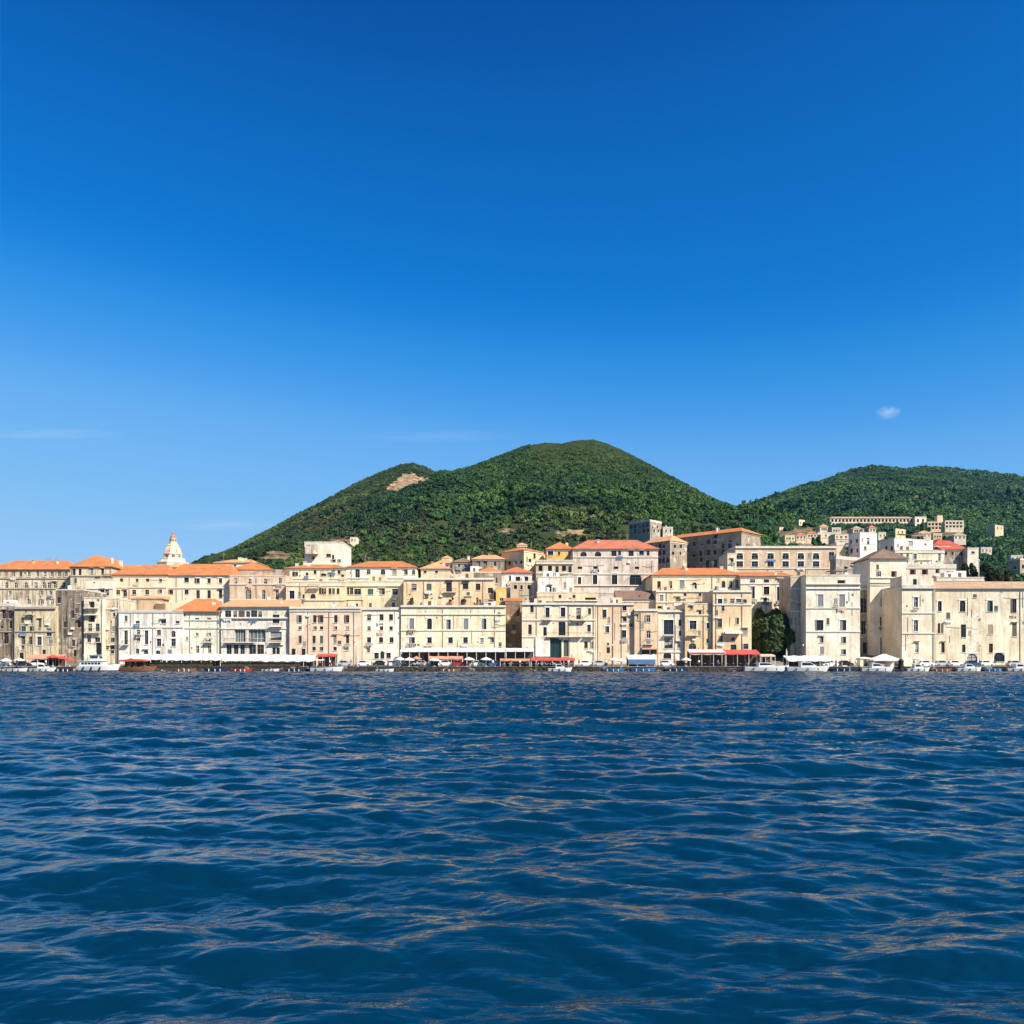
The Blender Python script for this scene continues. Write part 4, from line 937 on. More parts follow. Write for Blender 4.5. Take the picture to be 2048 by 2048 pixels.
for lab, x0, x1, yt, Y, w, yr, win, rm in [
    ('small peach house with salmon roof above the tan terrace house', 842, 900, 1137, 268, 'peach2', 1126, r_(1140,1146,5,'a',850,873), 'tile3'),
    ('little pink house with curved roof below the hillside', 872, 906, 1126, 290, 'peach2', 1118, r_(1129,1135,4,'r',882,894), 'tile3'),
    ('grey stone house in shade beneath the wooded hill', 905, 946, 1124, 285, 'ruin', 1117, r_(1128,1134,4,'r',918,931), 'tile4'),
    ('long rough stone house with pale orange roof ridge', 945, 1009, 1118, 283, 'ruin', 1110, r_(1124,1132,4,'r',958,972,990), 'tile3'),
    ('low orange roofed house right of the grey stone houses', 955, 1004, 1144, 258, 'tan2', 1136, r_(1148,1156,4,'r',968,985), 'tile')]:
    bld('small_house', lab, x0, x1, yt, Y, S[w], win, D=10, roof='hip', yr=yr, rm=M[rm], chim=1)
bld('shaded_house', 'grey house with dark side wall left of the white house', 930, 1002, 1146, 253, S['stone'], r_(1156,1166,5,'r',992), D=6, ac=1)
# ================================================================ CENTRE
bld('yellow_house', 'bright yellow house with thin orange roof and shaded grey side', 1048, 1094, 1100, 282, S['yellow'], r_(1105,1117,4,'r',1069,1081)+r_(1118,1124,5,'r',1060), th=47, xl=1003, roof='hip', yr=1093, lwin=(4, .9, [(.62, 1.6), (.78, 1.3)]), ov=.3)
bld('orange_house', 'orange house with orange tiled roof next to the long stone palace', 1093, 1147, 1098, 276, S['ochre'], r_(1099,1110,10,'R',1101)+r_(1102,1110,8,'r',1141)+r_(1104,1110,4,'r',1118), D=12, roof='hip', yr=1086, chim=1)
ro, inf = bld('stone_palace', 'long pale palace with red tiled roof, small arched attic windows and rough stone front', 1146, 1316, 1097.5, 263, S['rough'],
    r_(1104,1113,11,'a',1167,1196)+r_(1102,1112,9,'r',1228,1262)+r_(1102,1111,5,'r',1239,1296)+r_(1102,1110,8,'r',1283)+r_(1155,1168,6,'R',1159)+r_(1149,1168,8,'R',1190)+r_(1147,1168,10,'R',1229)+r_(1147,1170,21,'a',1271)+r_(1133,1138,9,'h',1160,1191,1232,1274),
    D=18, roof='hip', yr=1080, ledges=[1114, (1171,.3), 1148], chim=3, ledm='stone', ov=.5, shut_p=.05, rm=M['tile2'], ac=2, ant=1)
railing(ro, inf, 1148, 1312, 1187, .9, -.6, M['stone'])
bld('grey_terrace_house', 'jumbled grey terrace house with open loggias below the orange house', 1072, 1147, 1122, 260, S['grey'], r_(1131,1142,8,'h',1081,1100,1128)+r_(1133,1146,6,'r',1114,1140), D=9, ledges=[(1127,.4), 1146], ac=4, chim=1)
bld('orange_gable_house', 'house with deep orange roof and white wall left of the white cube house', 1003, 1064, 1145, 256, S['white'], r_(1152,1162,4,'r',1020)+r_(1153,1164,9,'h',1036,1052), D=9, roof='hip', yr=1135, chim=1, rm=M['tile2'])
bld('ruined_house', 'crumbling grey house with broken stucco in front of the orange roofed white house', 1021, 1075, 1166, 251, S['grey'], r_(1170,1178,6,'h',1031,1058)+r_(1171,1179,4,'r',1043), D=4, ac=3, parapet=.6)
bld('white_cube_house', 'bright white cube house with flat roof and one dark square window', 1075, 1148, 1155, 249, S['white'], r_(1173,1185,7,'r',1099)+r_(1164,1177,5,'a',1130), D=10, ledges=[1188.5], parapet=.3, seed=3)
bld('shade_brown_house', 'shaded side wall, shade painted brown, between the pale palace and the white balcony house', 1011, 1041, 1202, 237, S['brown'], r_(1222,1232,4,'r',1036)+r_(1250,1260,4,'r',1028), D=8, parapet=.4, roof='shed', yr=1196, rm=M['tile'])  # neighbour's shaded side wall as a house; shade put into the brown
ro, inf = bld('balcony_house', 'white waterfront house with long iron balconies and dark teal shopfronts', 1044, 1190, 1208, 230, S['cream'],
    r_(1207+4,1224,6,'r',1064)+r_(1216,1234,7,'R',1095)+r_(1216,1233,8,'R',1126)+r_(1217,1238,8,'r',1157)+r_(1217,1228,5,'r',1179)+r_(1245,1270,12,'d',1124)+r_(1255,1271,6,'d',1090)+r_(1250,1268,6,'r',1060)+r_(1250,1263,6,'R',1178)+r_(1280,1315,18,'D',1111)+r_(1282,1312,10,'r',1133)+r_(1281,1312,28,'D',1152)+r_(1284,1296,6,'r',1172,1183), ledges=[(1208.5,.4), 1240, 1273.5], balc=[(1095,1239,16),(1158,1240,28),(1128,1273,70),(1178,1273,20)], pipes=[1073, 1137, 1187], D=13, ac=3, chim=2)
for o in ro.children:
    if o.name.startswith('door') and o.dimensions.x > 2.0:
        for ch in o.children: ch.data.materials[0] = M.setdefault('teal', glass('teal_shop_glass', (0.012, 0.035, 0.038)))
add_block(ro, inf, 1071, 1100, 1275, 1313, .3, S['white'], 'shop_wall', -.32)
bld('cornice_house', 'low peach house with dark roof terrace behind the white balcony house', 1074, 1196, 1186, 245, S['peach2'], r_(1195,1206,22,'h',1181)+r_(1190,1196,5,'r',1120,1148), D=5, ledges=[(1201,.35)], ac=2)
bld('peach_tower', 'tall plain peach building with a few scattered slim windows', 1191, 1268, 1208.5, 231, S['peach2'],
    r_(1220,1235,4.5,'R',1210.5)+r_(1253,1265,7,'R',1214.5)+r_(1286,1290,4,'r',1216)+r_(1295,1306,6,'d',1216.5)+r_(1212,1221,7,'r',1249)+r_(1235,1243,6.5,'r',1249.5)+r_(1261,1275,6,'R',1249)+r_(1186,1196,7,'r',1248), ledges=[(1209,.35)], pipes=[1196, 1226, 1243], ac=1)
add_block(*BUILD and (BUILD[-1],), dict(uz=lambda a, b: (0, 0)), 0, 0, 0, 0, 0, None) if False else None
bld('orange_dormer_house', 'cream roof house with rust red pitched roof between the peach buildings', 1236, 1316, 1199, 245.5, S['peach'], r_(1188+13,1207,6,'r',1249,1262), D=6, roof='shed', yr=1181, rm=M['tile4'], ledges=[1203])
bld('peach_house', 'peach waterfront house with orange shop awnings at street level', 1269, 1315, 1220, 230, S['peach2'],
    r_(1231,1244,7,'r',1296.5)+r_(1232,1244,5,'r',1311)+r_(1262,1276,7,'r',1297)+r_(1264,1275,5,'r',1311)+r_(1230,1238,3,'r',1275)+r_(1292,1308,9,'d',1273)+r_(1296,1308,14,'D',1291)+r_(1297,1308,11,'d',1307.5), ledges=[(1221,.3)], balc=[(1297,1288,18)], pipes=[1281], ac=1)
awning(BUILD[-1], dict(uz=(lambda X0: (lambda px, py: ((px-1269)*230/F, zpx(py, 230)-BUILD[-1].location.z)))(0)), 1283, 1314, 1295, M['fab_o'], 1.0, .3)
ro, inf = bld('bay_house', 'narrow cream waterfront house with glazed grey bay windows and two street arches', 1316, 1369, 1222, 231.5, S['cream'],
    r_(1241,1268,17,'R',1337)+r_(1276,1296,15,'R',1337)+r_(1240,1252,5,'r',1360)+r_(1262,1272,4,'r',1360)+r_(1285,1297,5,'r',1357)+r_(1306,1317,14,'A',1334.5)+r_(1306,1320,15,'A',1361), ledges=[(1223,.4), 1304], balc=[(1337,1270.5,22)], pipes=[1349, 1368])
ro, inf = bld('cream_house', 'cream waterfront house with shuttered bay and dark arched window above the red canopy', 1370, 1425, 1209, 230.5, S['peach'],
    r_(1242,1258,12,'R',1386)+r_(1287,1298,13,'a',1385)+r_(1246,1257,5.5,'R',1416)+r_(1278,1286,4,'r',1415)+r_(1213,1219,5,'r',1383)+r_(1222,1230,5,'r',1400), ledges=[1230], balc=[(1385,1270,20)], pipes=[1407, 1424], ac=2)
bld('terrace_house', 'peach house with rough terraces and lean-to roofs above the cream bay house', 1312, 1425, 1182.5, 244, S['peach'], r_(1190,1202,7,'R',1323)+r_(1195,1204,9,'a',1356)+r_(1187,1192,5,'r',1370,1400)+r_(1212,1217,12,'h',1321), D=5.5, ledges=[(1183,.3), 1204], ac=4, pipes=[1333], chim=2)
bld('peach_corner_house', 'tall peach corner house beside the dark green tree', 1426, 1503, 1183, 229.5, S['peach2'],
    r_(1198,1207,8,'R',1440)+r_(1198,1206,7,'r',1464)+r_(1198,1205,9,'R',1477)+r_(1199,1206,6,'r',1490)+r_(1212,1222,5,'r',1446)+r_(1238,1255,7,'r',1440)+r_(1236,1248,7,'r',1474)+r_(1272,1284,8,'r',1441)+r_(1275,1282,6,'r',1466)+r_(1290,1303,10,'d',1467)+r_(1258,1270,9,'r',1490)+r_(1288,1298,8,'r',1492), ledges=[(1183.5,.3), 1209.5], pipes=[1432, 1484], ac=3, shut_p=.3, style=M['shut'][3])
awning(BUILD[-1], dict(uz=lambda px, py: ((px-1426)*229.5/F, zpx(py, 229.5)-BUILD[-1].location.z)), 1448, 1483, 1263, M['fab_w'], 1.5, .35)
bld('orange_roof_house', 'long cream house with bright orange roof below the big grey stone block', 1305, 1482, 1149.5, 249, S['cream'],
    r_(1163,1176,6,'r',1318)+r_(1163,1176,6,'r',1341)+r_(1161,1177,9,'R',1364)+r_(1165,1177,8,'a',1389)+r_(1150.5,1178,10,'d',1415)+r_(1162,1175,6,'a',1447,1461)+r_(1160,1176,8,'R',1477-2)+r_(1157,1163,3,'r',1437), D=14, roof='hip', yr=1136, ledges=[1180.5], pipes=[1424], ac=2, chim=1)
ro, inf = bld('white_house', 'white house with paired window rows and thin orange roof band behind the tree', 1481, 1584, 1152, 247, S['white2'],
    r_(1159,1165,9,'r',1505,1533,1560)+r_(1174,1196,8,'R',1505)+r_(1174,1189,10,'R',1533)+r_(1175,1201,9,'R',1559)+r_(1194,1202,6,'a',1530), D=12, roof='shed', yr=1144, rm=M['tile'], ledges=[1167.5], pipes=[1577])
# ================================================================ UPPER CENTRE AND RIGHT
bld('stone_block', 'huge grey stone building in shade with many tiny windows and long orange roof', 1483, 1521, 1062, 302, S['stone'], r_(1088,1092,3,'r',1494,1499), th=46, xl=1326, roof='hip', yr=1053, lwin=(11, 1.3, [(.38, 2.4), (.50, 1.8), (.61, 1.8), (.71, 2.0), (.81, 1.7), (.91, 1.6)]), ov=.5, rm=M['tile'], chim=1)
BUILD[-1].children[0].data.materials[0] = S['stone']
bld('stone_annex', 'lower grey stone annex with pale orange roof at the left end of the stone block', 1340, 1374, 1081, 306, S['stone'], r_(1090,1096,4,'r',1350,1362)+r_(1104,1110,4,'r',1346,1360), th=40, xl=1283, roof='hip', yr=1070, lwin=(7, 1.2, [(.55, 1.8), (.72, 1.8), (.86, 1.6)]), ov=.4, rm=M['tile3'])
bld('ruined_tower', 'square grey ruined stone tower among trees on the hillside', 1300, 1323, 1043, 415, S['stone'], r_(1052,1056,2.5,'r',1306,1315)+r_(1060,1064,2.5,'r',1309,1317), th=46, xl=1258, lwin=(5, 1.3, [(.7, 2), (.85, 1.8)]), parapet=1.0)
bld('hillside_hut', 'small pale stone hut beside the ruined tower on the hillside', 1326, 1346, 1056, 420, S['rough'], r_(1059,1064,3,'r',1332,1341), D=8, chim=1, parapet=.6)
ro, inf = bld('arcade_palace', 'tan palace with six tall two-part windows under pointed white hoods', 1471, 1672, 1095, 287, S['tan'],
    [h for x in (1479.5,1509.5,1541,1571,1601.5,1632) for h in ((x,1107,1118,11.5,'A'),(x,1123,1133.5,11.5,'R'))]+[(1663,1105,1122,9,'r')], D=16, ledges=[(1095.5,.4), 1137], parapet=.5, frame='frame_g', shut_p=0, chim=1)
bld('palace_annex', 'plain tan annex wall at the left end of the arcaded palace', 1455, 1473, 1108, 286, S['cream'], r_(1118,1124,5,'r',1464), D=12)
ro, inf = bld('fort_house', 'tall pale four-storey waterfront block with heavy cornice right of the tree', 1612, 1720, 1152, 228.5, S['fort'],
    r_(1190,1212,10,'R',1641)+r_(1190,1213,10,'R',1684)+r_(1241,1260,10,'R',1641)+r_(1241,1260,11,'R',1686)+r_(1274,1285,7,'r',1643)+r_(1274,1286,9,'r',1687)+r_(1294,1308,7,'r',1644)+r_(1299,1309,9,'r',1687)+r_(1160,1170,16,'h',1683), ledges=[(1168,.45), (1177,.3), 1216, 1263], D=13, shut_p=.6, style=M['shut'][2], parapet=.4)
bld('shaded_side_wall', 'shaded side of the pale block, shade painted grey-beige, behind the dark tree', 1581, 1611.5, 1155, 233, S['grey'], r_(1196,1205,8,'r',1603), ledges=[1177, (1222,.25)], D=10)  # shaded side of the pale block; grey wall colour stands for the shade
bld('shade_dark_recess', 'recess, its shade painted dark, between the pale block and the tower house', 1719, 1748, 1176, 242, S['stone'], r_(1198,1225,12,'r',1728)+r_(1243,1268,8,'r',1727)+r_(1286,1310,8,'d',1730), D=8, ledges=[1178])  # dark stone colour holds the shade of the recess
ro, inf = bld('tower_house', 'rounded pale tower with old brown tiled roof set back in shade', 1740, 1812, 1117, 240, S['fort'],
    r_(1143,1153,6,'r',1759)+r_(1142,1155,11,'h',1788)+r_(1198,1213,9,'r',1766)+r_(1234,1252,14,'r',1768)+r_(1276,1308,13,'D',1768)+r_(1200,1215,5,'r',1786), D=12, roof='hip', yr=1100, rm=M['tile4'], ledges=[(1155,.3), (1165,.4), 1170], ov=.55)
ro, inf = bld('quay_tower', 'tall pale corner tower with roof turret and shaded left side by the marquee', 1804, 1869, 1174, 227.5, S['fort'],
    r_(1195,1214,7,'R',1832)+r_(1241,1262,7.5,'A',1832)+r_(1286,1305,6,'r',1834), ledges=[(1176,.45), 1226, 1266.5], D=13.5, pipes=[1866.5], parapet=.5, shut_p=.1)
add_block(ro, inf, 1804, 1845, 1152, 1172, 7, S['white2'], 'roof_room', .15); add_block(ro, inf, 1845.5, 1868, 1156, 1172, 6, S['fort'], 'roof_room', .3)
u0, z0 = inf['uz'](1827, 1169); u1, z1 = inf['uz'](1834, 1158); MB().box(u0, u1, .10, .149, z0, z1).build('window', M['glass'][0], ro)
bld('barracks', 'long pale barracks-like building with weathered plaster and pale tiled roof at the right edge', 1870, 2110, 1177, 229.5, S['fort2'],
    r_(1203,1222,7,'A',1879.5)+r_(1202,1223,10,'A',1925,1980)+r_(1199,1225,7,'r',2029)+r_(1247,1266,4.5,'a',1878,1884.5)+r_(1250,1274,9,'r',1927)+r_(1250,1268,9,'r',1981)+r_(1248,1272,8,'r',2029)+r_(1286,1305,6,'r',1886)+r_(1290,1304,6,'r',1927.5)+r_(1288,1305,7,'r',1982)+r_(1308,1328,19,'A',1944)+r_(1306,1323,19,'A',1998.5)+r_(1203,1222,9,'A',2075)+r_(1250,1270,9,'r',2075), D=13, roof='shed', yr=1163, rm=M['tile6'], ov=.5, ledges=[(1179,.25)], pipes=[1869.5, 2040], shut_p=.35)
bld('roof_pavilion', 'low stone retaining wall house on the roofline above the barracks', 1873, 1968, 1156, 246, S['rough'], [], D=5, parapet=.3, ledges=[1161])
bld('terrace_ruin', 'cluttered pale terraces with awnings above the corner tower', 1806, 1912, 1134, 252, S['white2'], r_(1139,1149,12,'h',1826,1850)+r_(1138,1146,8,'h',1875)+r_(1143,1150,6,'r',1896), D=8, ledges=[1136], ac=3, parapet=.8, chim=1)
bld('ruined_wall', 'dark ruined stone house between the arcaded palace and the round tower', 1672, 1742, 1118, 262, S['ruin'], r_(1134,1147,7,'r',1706)+r_(1136,1144,4,'r',1692), D=9, chim=2, parapet=1.0, th=30, xl=1660)
bld('pink_ruin', 'crumbling pink plaster wall right of the arcaded palace', 1673, 1691, 1091, 296, S['peach2'], r_(1104,1110,4,'r',1681), D=6, parapet=1.2)
bld('white_tower', 'small white tower with one narrow window and dark shaded left side', 1720, 1754, 1065.5, 292, S['white'], r_(1076,1088,5,'R',1736), th=20, xl=1697, parapet=.3, lwin=(2, .9, [(.7, 1.6), (.85, 1.6)]))
bld('white_villa', 'long white villa with flat roof below the hillside terraces', 1789, 1866, 1077, 300, S['white'], r_(1083,1094,8,'R',1821)+r_(1088,1094,3,'r',1796)+r_(1087,1091,4,'r',1851), th=22, xl=1757, lwin=(3, 1.0, [(.75, 2.0)]), ledges=[1100], parapet=.3)
bld('white_annex', 'lower white house with sagging awning in front of the white villa', 1790, 1889, 1101.5, 276, S['white2'], r_(1107,1112,4,'r',1803)+r_(1107,1115,4,'r',1815)+r_(1108,1118,6,'R',1830)+r_(1107,1122,4,'r',1879), D=10, ledges=[1105], ac=3, parapet=.3)
bld('red_roof_house', 'house with broad bright red roof and shade-painted wall at the foot of the green hill', 1884, 1934, 1099, 322, S['stone'], r_(1104,1111,4,'r',1892,1905,1922), D=14, roof='shed', yr=1081, rm=M['tile5'])  # shade put into the dark stone; the white neighbour is its lit face
bld('white_house', 'white block for the lit right face of the red roofed house', 1935, 1957, 1098, 319, S['white'], r_(1103,1107,6,'r',1946), D=9, parapet=.5)  # lit face of the same house, set as its own white block
bld('red_lean_to', 'red roofed outbuilding just left of the red roofed house', 1868, 1900, 1090, 326, S['ruin'], r_(1094,1098,3,'r',1876,1888), D=9, roof='hip', yr=1078, rm=M['tile5'], ov=.3)
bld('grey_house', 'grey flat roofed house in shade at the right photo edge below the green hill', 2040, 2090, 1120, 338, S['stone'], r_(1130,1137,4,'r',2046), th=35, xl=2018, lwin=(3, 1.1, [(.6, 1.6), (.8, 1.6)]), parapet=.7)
# ================================================================ FAR HOUSES ON THE SLOPES
bld('hillside_hut', 'tiny cream hut alone on the terraced hillside above the tower house', 700, 714, 1075, 520, S['cream2'], r_(1078,1082,3,'r',704,710), D=6, parapet=.3)
bld('hotel', 'long arcaded stone hotel with dark balconies across the right hillside', 1660, 1832, 1036.5, 760, S['rough'], r_(1038.5,1044,4.5,'h',*[1665+7.2*i for i in range(23)])+r_(1047,1053,4.5,'h',*[1667+7.2*i for i in range(22)]), D=14, roof='hip', yr=1033.5, rm=M['tile6'], ledges=[1046], group=None)
bld('hotel_tower', 'cream tower house at the right end of the long arcaded hotel', 1830, 1853, 1034.5, 755, S['cream2'], r_(1038,1044,4,'r',1836,1846)+r_(1048,1053,4,'r',1836,1846), D=14, parapet=.6)
bld('terraced_flats', 'stepped stone apartment house with long balconies right of the arcaded hotel', 1890, 1928, 1042, 720, S['rough'], r_(1044,1048,5,'h',*[1894+7*i for i in range(5)])+r_(1051,1055,5,'h',*[1894+7*i for i in range(5)]), D=16, ledges=[1049.5, 1057], parapet=.5)
bld('terraced_flats', 'brown stepped flats with a square roof tower between hotel and stone apartments', 1855, 1889, 1044, 722, S['tan'], r_(1046,1051,5,'h',*[1859+7*i for i in range(4)])+r_(1054,1058,5,'h',*[1859+7*i for i in range(4)]), D=16, ledges=[1052.5])
add_block(BUILD[-1], dict(uz=lambda px, py: ((px-1855)*722/F, zpx(py, 722)-BUILD[-1].location.z)), 1877, 1888, 1030, 1043, 5, S['peach2'], 'roof_tower', 2)
for (lab, x0, x1, xl, yt, Y, w) in [
    ('square tan house alone among trees on the right hillside', 1990, 2007, 1975, 1050.5, 640, 'tan'),
    ('beige cube house in trees between the stone block and the hotel', 1598, 1610, 1582, 1040, 700, 'cream'),
    ('tiny house highest among trees above the tan palace', 1550, 1556, 1547, 1044, 680, 'white'),
    ('small peach house half hidden by trees above the tan palace', 1559, 1571, 1556, 1055, 640, 'peach2'),
    ('little orange house on the slope behind the white villa', 1791, 1811, 1789, 1058.5, 430, 'peach'),
    ('white speck of a house near the saddle between the hills', 1507, 1523, 1505, 1026.5, 900, 'white')]:
    bld('hillside_house', lab, x0, x1, yt, Y, S[w], r_(yt+4, yt+8, 2.6, 'r', x0+(x1-x0)*.3, x0+(x1-x0)*.72), th=30 if x0 > 1560 else 10, xl=xl, parapet=.4, group='houses scattered on the wooded slopes')
rl_ = random.Random(8)
for i, (lab, x0, x1, yt, Y, w, roof, rm) in enumerate([
    ('yellow low house at the left end of the hillside row above the tan palace', 1570, 1590, 1072, 440, 'yellow', 'flat', 'tile'),
    ('pink house with red roof in the row above the tan palace', 1592, 1613, 1070, 450, 'peach2', 'hip', 'tile2'),
    ('small cream house with red roof right of the pink one above the tan palace', 1614, 1634, 1067, 455, 'cream', 'hip', 'tile2'),
    ('long cream terrace house above the tan palace', 1636, 1668, 1066, 460, 'cream', 'flat', 'tile'),
    ('peach house at the right end of the hillside row near the small white tower', 1670, 1697, 1069, 430, 'peach2', 'flat', 'tile'),
    ('pale house peeping over the dark ruined stone house', 1684, 1699, 1083, 400, 'peach2', 'flat', 'tile')]):
    bld('hillside_house', lab, x0, x1, yt, Y, S[w], r_(yt+3, yt+7, 3, 'r', x0+4, (x0+x1)/2, x1-4), D=9, roof=roof, yr=yt-4, rm=M[rm] if roof == 'hip' else None, ov=.3, parapet=.4, group='houses scattered on the wooded slopes', ledges=[yt+9])

for (lab, x0, x1, yt, Y, w, roof, rm) in [
    ('narrow pale house right of the small white tower', 1757, 1772, 1066, 380, 'cream', 'flat', 'tile'),
    ('low stone house in trees just below the long hotel', 1706, 1724, 1057, 470, 'rough', 'hip', 'tile6'),
    ('pale house with tiled roof behind the white villa', 1838, 1862, 1066, 420, 'cream', 'hip', 'tile3'),
    ('little tan house above the bright red roof', 1866, 1884, 1068, 450, 'tan', 'flat', 'tile'),
    ('cream cottage in trees above the row over the tan palace', 1640, 1656, 1053, 560, 'cream', 'hip', 'tile3'),
    ('stone cottage under the left end of the long hotel', 1664, 1682, 1056, 540, 'rough', 'flat', 'tile'),
    ('small peach house with tiled roof under the middle of the hotel', 1738, 1752, 1055, 560, 'peach2', 'hip', 'tile2'),
    ('low pale house on the green slope by the tall lamp post', 1962, 1984, 1096, 420, 'rough', 'flat', 'tile'),
    ('pale house above the grey house at the right edge', 2022, 2046, 1112, 385, 'white2', 'flat', 'tile'),
    ('stone farmhouse among trees below the stepped apartments', 1908, 1932, 1070, 500, 'rough', 'hip', 'tile6'),
    ('peach cottage just left of the grey stone houses under the woods', 884, 904, 1116, 320, 'peach', 'hip', 'tile3'),
    ('small cream cottage right of the long rough stone house', 1010, 1028, 1106, 310, 'cream', 'hip', 'tile'),
    ('grey cottage on the slope behind the bright yellow house', 1034, 1054, 1090, 330, 'grey', 'hip', 'tile3')]:
    bld('hillside_house', lab, x0, x1, yt, Y, S[w], r_(yt+3, yt+7, 3, 'r', x0+4, (x0+x1)/2, x1-4), D=8, roof=roof, yr=yt-4, rm=M[rm] if roof == 'hip' else None, ov=.3, parapet=.4, group='houses scattered on the wooded slopes')
# ---------------------------------------------------------------- trees near the water and in the gardens
def tree(name, label, px, ybase, Y, wpx, ytop, col, lobes=26, quads=170, seed=1, group=None, trunk_h=0.3, qs=None, zb=None):
    g = np.random.default_rng(seed); rr = random.Random(seed)
    x = xpx(px, Y); z0 = (ground(x, Y)-0.2) if zb is None else zb
    H = zpx(ytop, Y)-z0; r = wpx*Y/F/2
    root = tag(empty(name, (x, Y, z0)), label, 'tree', group)
    t = MB(); th = H*trunk_h; p = [Vector((0,0,0)), Vector((r*.04,0,th*.6)), Vector((-r*.03,r*.05,th)), Vector((0,0,H*.72))]
    rad = [H*.035, H*.027, H*.022, H*.008]
    for a, b_, ra_, rb_ in zip(p[:-1], p[1:], rad[:-1], rad[1:]): t.tube(a, b_, ra_, rb_, 8)
    for i in range(7):
        a = i*2.4+rr.random(); h = th*rr.uniform(.75, 1.3); q = Vector((r*.7*math.cos(a), r*.7*math.sin(a), h+(H-h)*rr.uniform(.35, .65)))
        m_ = Vector((q.x*.4, q.y*.4, h+(q.z-h)*.55)); t.tube((0,0,h), m_, H*.014, H*.01, 6); t.tube(m_, q, H*.01, H*.004, 5)
    t.build('trunk', M['bark'], root)
    V, Fc = crown_arrays(g, lobes, quads, r*.98, (H-th*.55)*.82, qs or 0.10*r+.12, .80, .29)
    # keep leaf size even in world units
    V[:, 2] += th*.42
    key = 'leaf_%.3f_%.3f' % (col[0], col[1])
    if key not in M: M[key] = leaf_material('tree_foliage', col, False)
    np_mesh('crown', V, Fc, M[key], False, root)
    return root
def crown_arrays_world(*a): return crown_arrays(*a)
DK = (0.048, 0.078, 0.026)
tree('broadleaf_tree', 'big dark green tree filling the gap beside the tall pale waterfront block', 1549, 1330, 237, 92, 1206, DK, 64, 230, 3, None, .22, .55, 1.2)
tree('broadleaf_tree', 'dark tree crown leaning over the left wall behind the big dark tree', 1526, 1330, 241.5, 60, 1200, (0.050, 0.075, 0.022), 30, 200, 9, None, .35, .5, 1.3)
tree('broadleaf_tree', 'lower dark tree pressed against the grey side wall right of the big dark tree', 1578, 1330, 238.5, 42, 1228, (0.038, 0.058, 0.024), 24, 170, 12, None, .25, .45, 1.3)
for i, (lab, px_, Y_, w, yt, col) in enumerate([
    ('dark round garden tree below the red roofed house', 1938, 300, 34, 1117, (0.022, 0.04, 0.016)),
    ('tall dark garden tree right of the lamp post above the barracks roof', 1972, 296, 36, 1117, (0.024, 0.042, 0.018)),
    ('yellowish green garden tree above the barracks roof', 1992, 292, 34, 1128, (0.050, 0.066, 0.018)),
    ('dark garden tree next to the grey house at the right edge', 2012, 298, 30, 1130, (0.026, 0.042, 0.016)),
    ('small bushy tree on the retaining wall above the barracks roof', 1926, 272, 22, 1138, (0.032, 0.052, 0.02)),
    ('little round tree on the terrace beside the cluttered white terraces', 1912, 262, 12, 1139, (0.018, 0.03, 0.014)),
    ('dark tree behind the left end of the tall retaining wall', 1958, 282, 26, 1134, (0.028, 0.045, 0.018)),
    ('bushy tree above the roof of the tan arcaded palace', 1650, 330, 30, 1078, (0.032, 0.054, 0.02)),
    ('small leafy tree left of the bushy one above the arcaded palace', 1618, 332, 22, 1083, (0.036, 0.06, 0.022)),
    ('low tree above the left half of the arcaded palace', 1585, 334, 26, 1085, (0.03, 0.05, 0.02)),
    ('dark tree beside the white villa below the long hotel', 1772, 345, 26, 1066, (0.025, 0.042, 0.018)),
    ('dark bushy tree behind the white villa roof', 1835, 350, 40, 1060, (0.026, 0.044, 0.018))]):
    tree('garden_tree', lab, px_, 0, Y_, w, yt, col, 22, 110, 30+i, 'garden trees among the upper houses', .25, .4)

# ---------------------------------------------------------------- boats
GEL = plain('white_boat_gelcoat', (0.62, 0.61, 0.58), 0.25, var=0.08); NAVY = plain('navy_hull_paint', (0.015, 0.03, 0.07), 0.3); 
WOODB = plain('varnished_boat_wood', (0.22, 0.10, 0.045), 0.4, var=0.25); RED = plain('red_hull_paint', (0.40, 0.035, 0.025), 0.35); BLUEB = plain('blue_hull_paint', (0.03, 0.12, 0.28), 0.35)
DKG = glass('boat_window_glass', (0.012, 0.016, 0.022)); BOTT = plain('dark_antifouling', (0.02, 0.022, 0.03), 0.6); MOT = plain('outboard_black', (0.02, 0.02, 0.022), 0.35)
RUB = plain('black_rubber', (0.02, 0.02, 0.02), 0.8); CHROME = plain('steel_rail', (0.55, 0.55, 0.55), 0.3, .9)
def hull_mesh(L, B, h, n=12, sheer=.35, zlow=None):
    mb = MB(); rings = []
    for i in range(n+1):
        t = i/n; w = B/2*max(0.02, (1-max(0, (t-.45)/.55)**2.2))*(0.92+.08*min(1, t*4)); zt = h*(1+sheer*t*t); x = L*t
        rk_ = 0.10*L*max(0, (t-.6)/.4)**1.5
        rings.append([(x+rk_,-w,zt),(x+rk_*.9,-w*.97,zt*.8),(x+rk_*.3,-w*.80,h*.18),(x,-w*.35,-.25),(x,w*.35,-.25),(x+rk_*.3,w*.80,h*.18),(x+rk_*.9,w*.97,zt*.8),(x+rk_,w,zt)])
    vs = [p for r in rings for p in r]; k = 8; fs = []
    for i in range(n):
        for j in range(7): fs.append((i*k+j, i*k+j+1, (i+1)*k+j+1, (i+1)*k+j))
    fs.append(tuple(range(8))); fs.append(tuple(n*k+j for j in range(7, -1, -1)))
    mb.add(vs, fs)
    dk = []
    for i in range(n): fs2 = (i*k, (i+1)*k, (i+1)*k+7, i*k+7); dk.append(fs2)
    d = MB(); d.add([(x, y, z-.12) for x, y, z in vs], dk)
    return mb, d
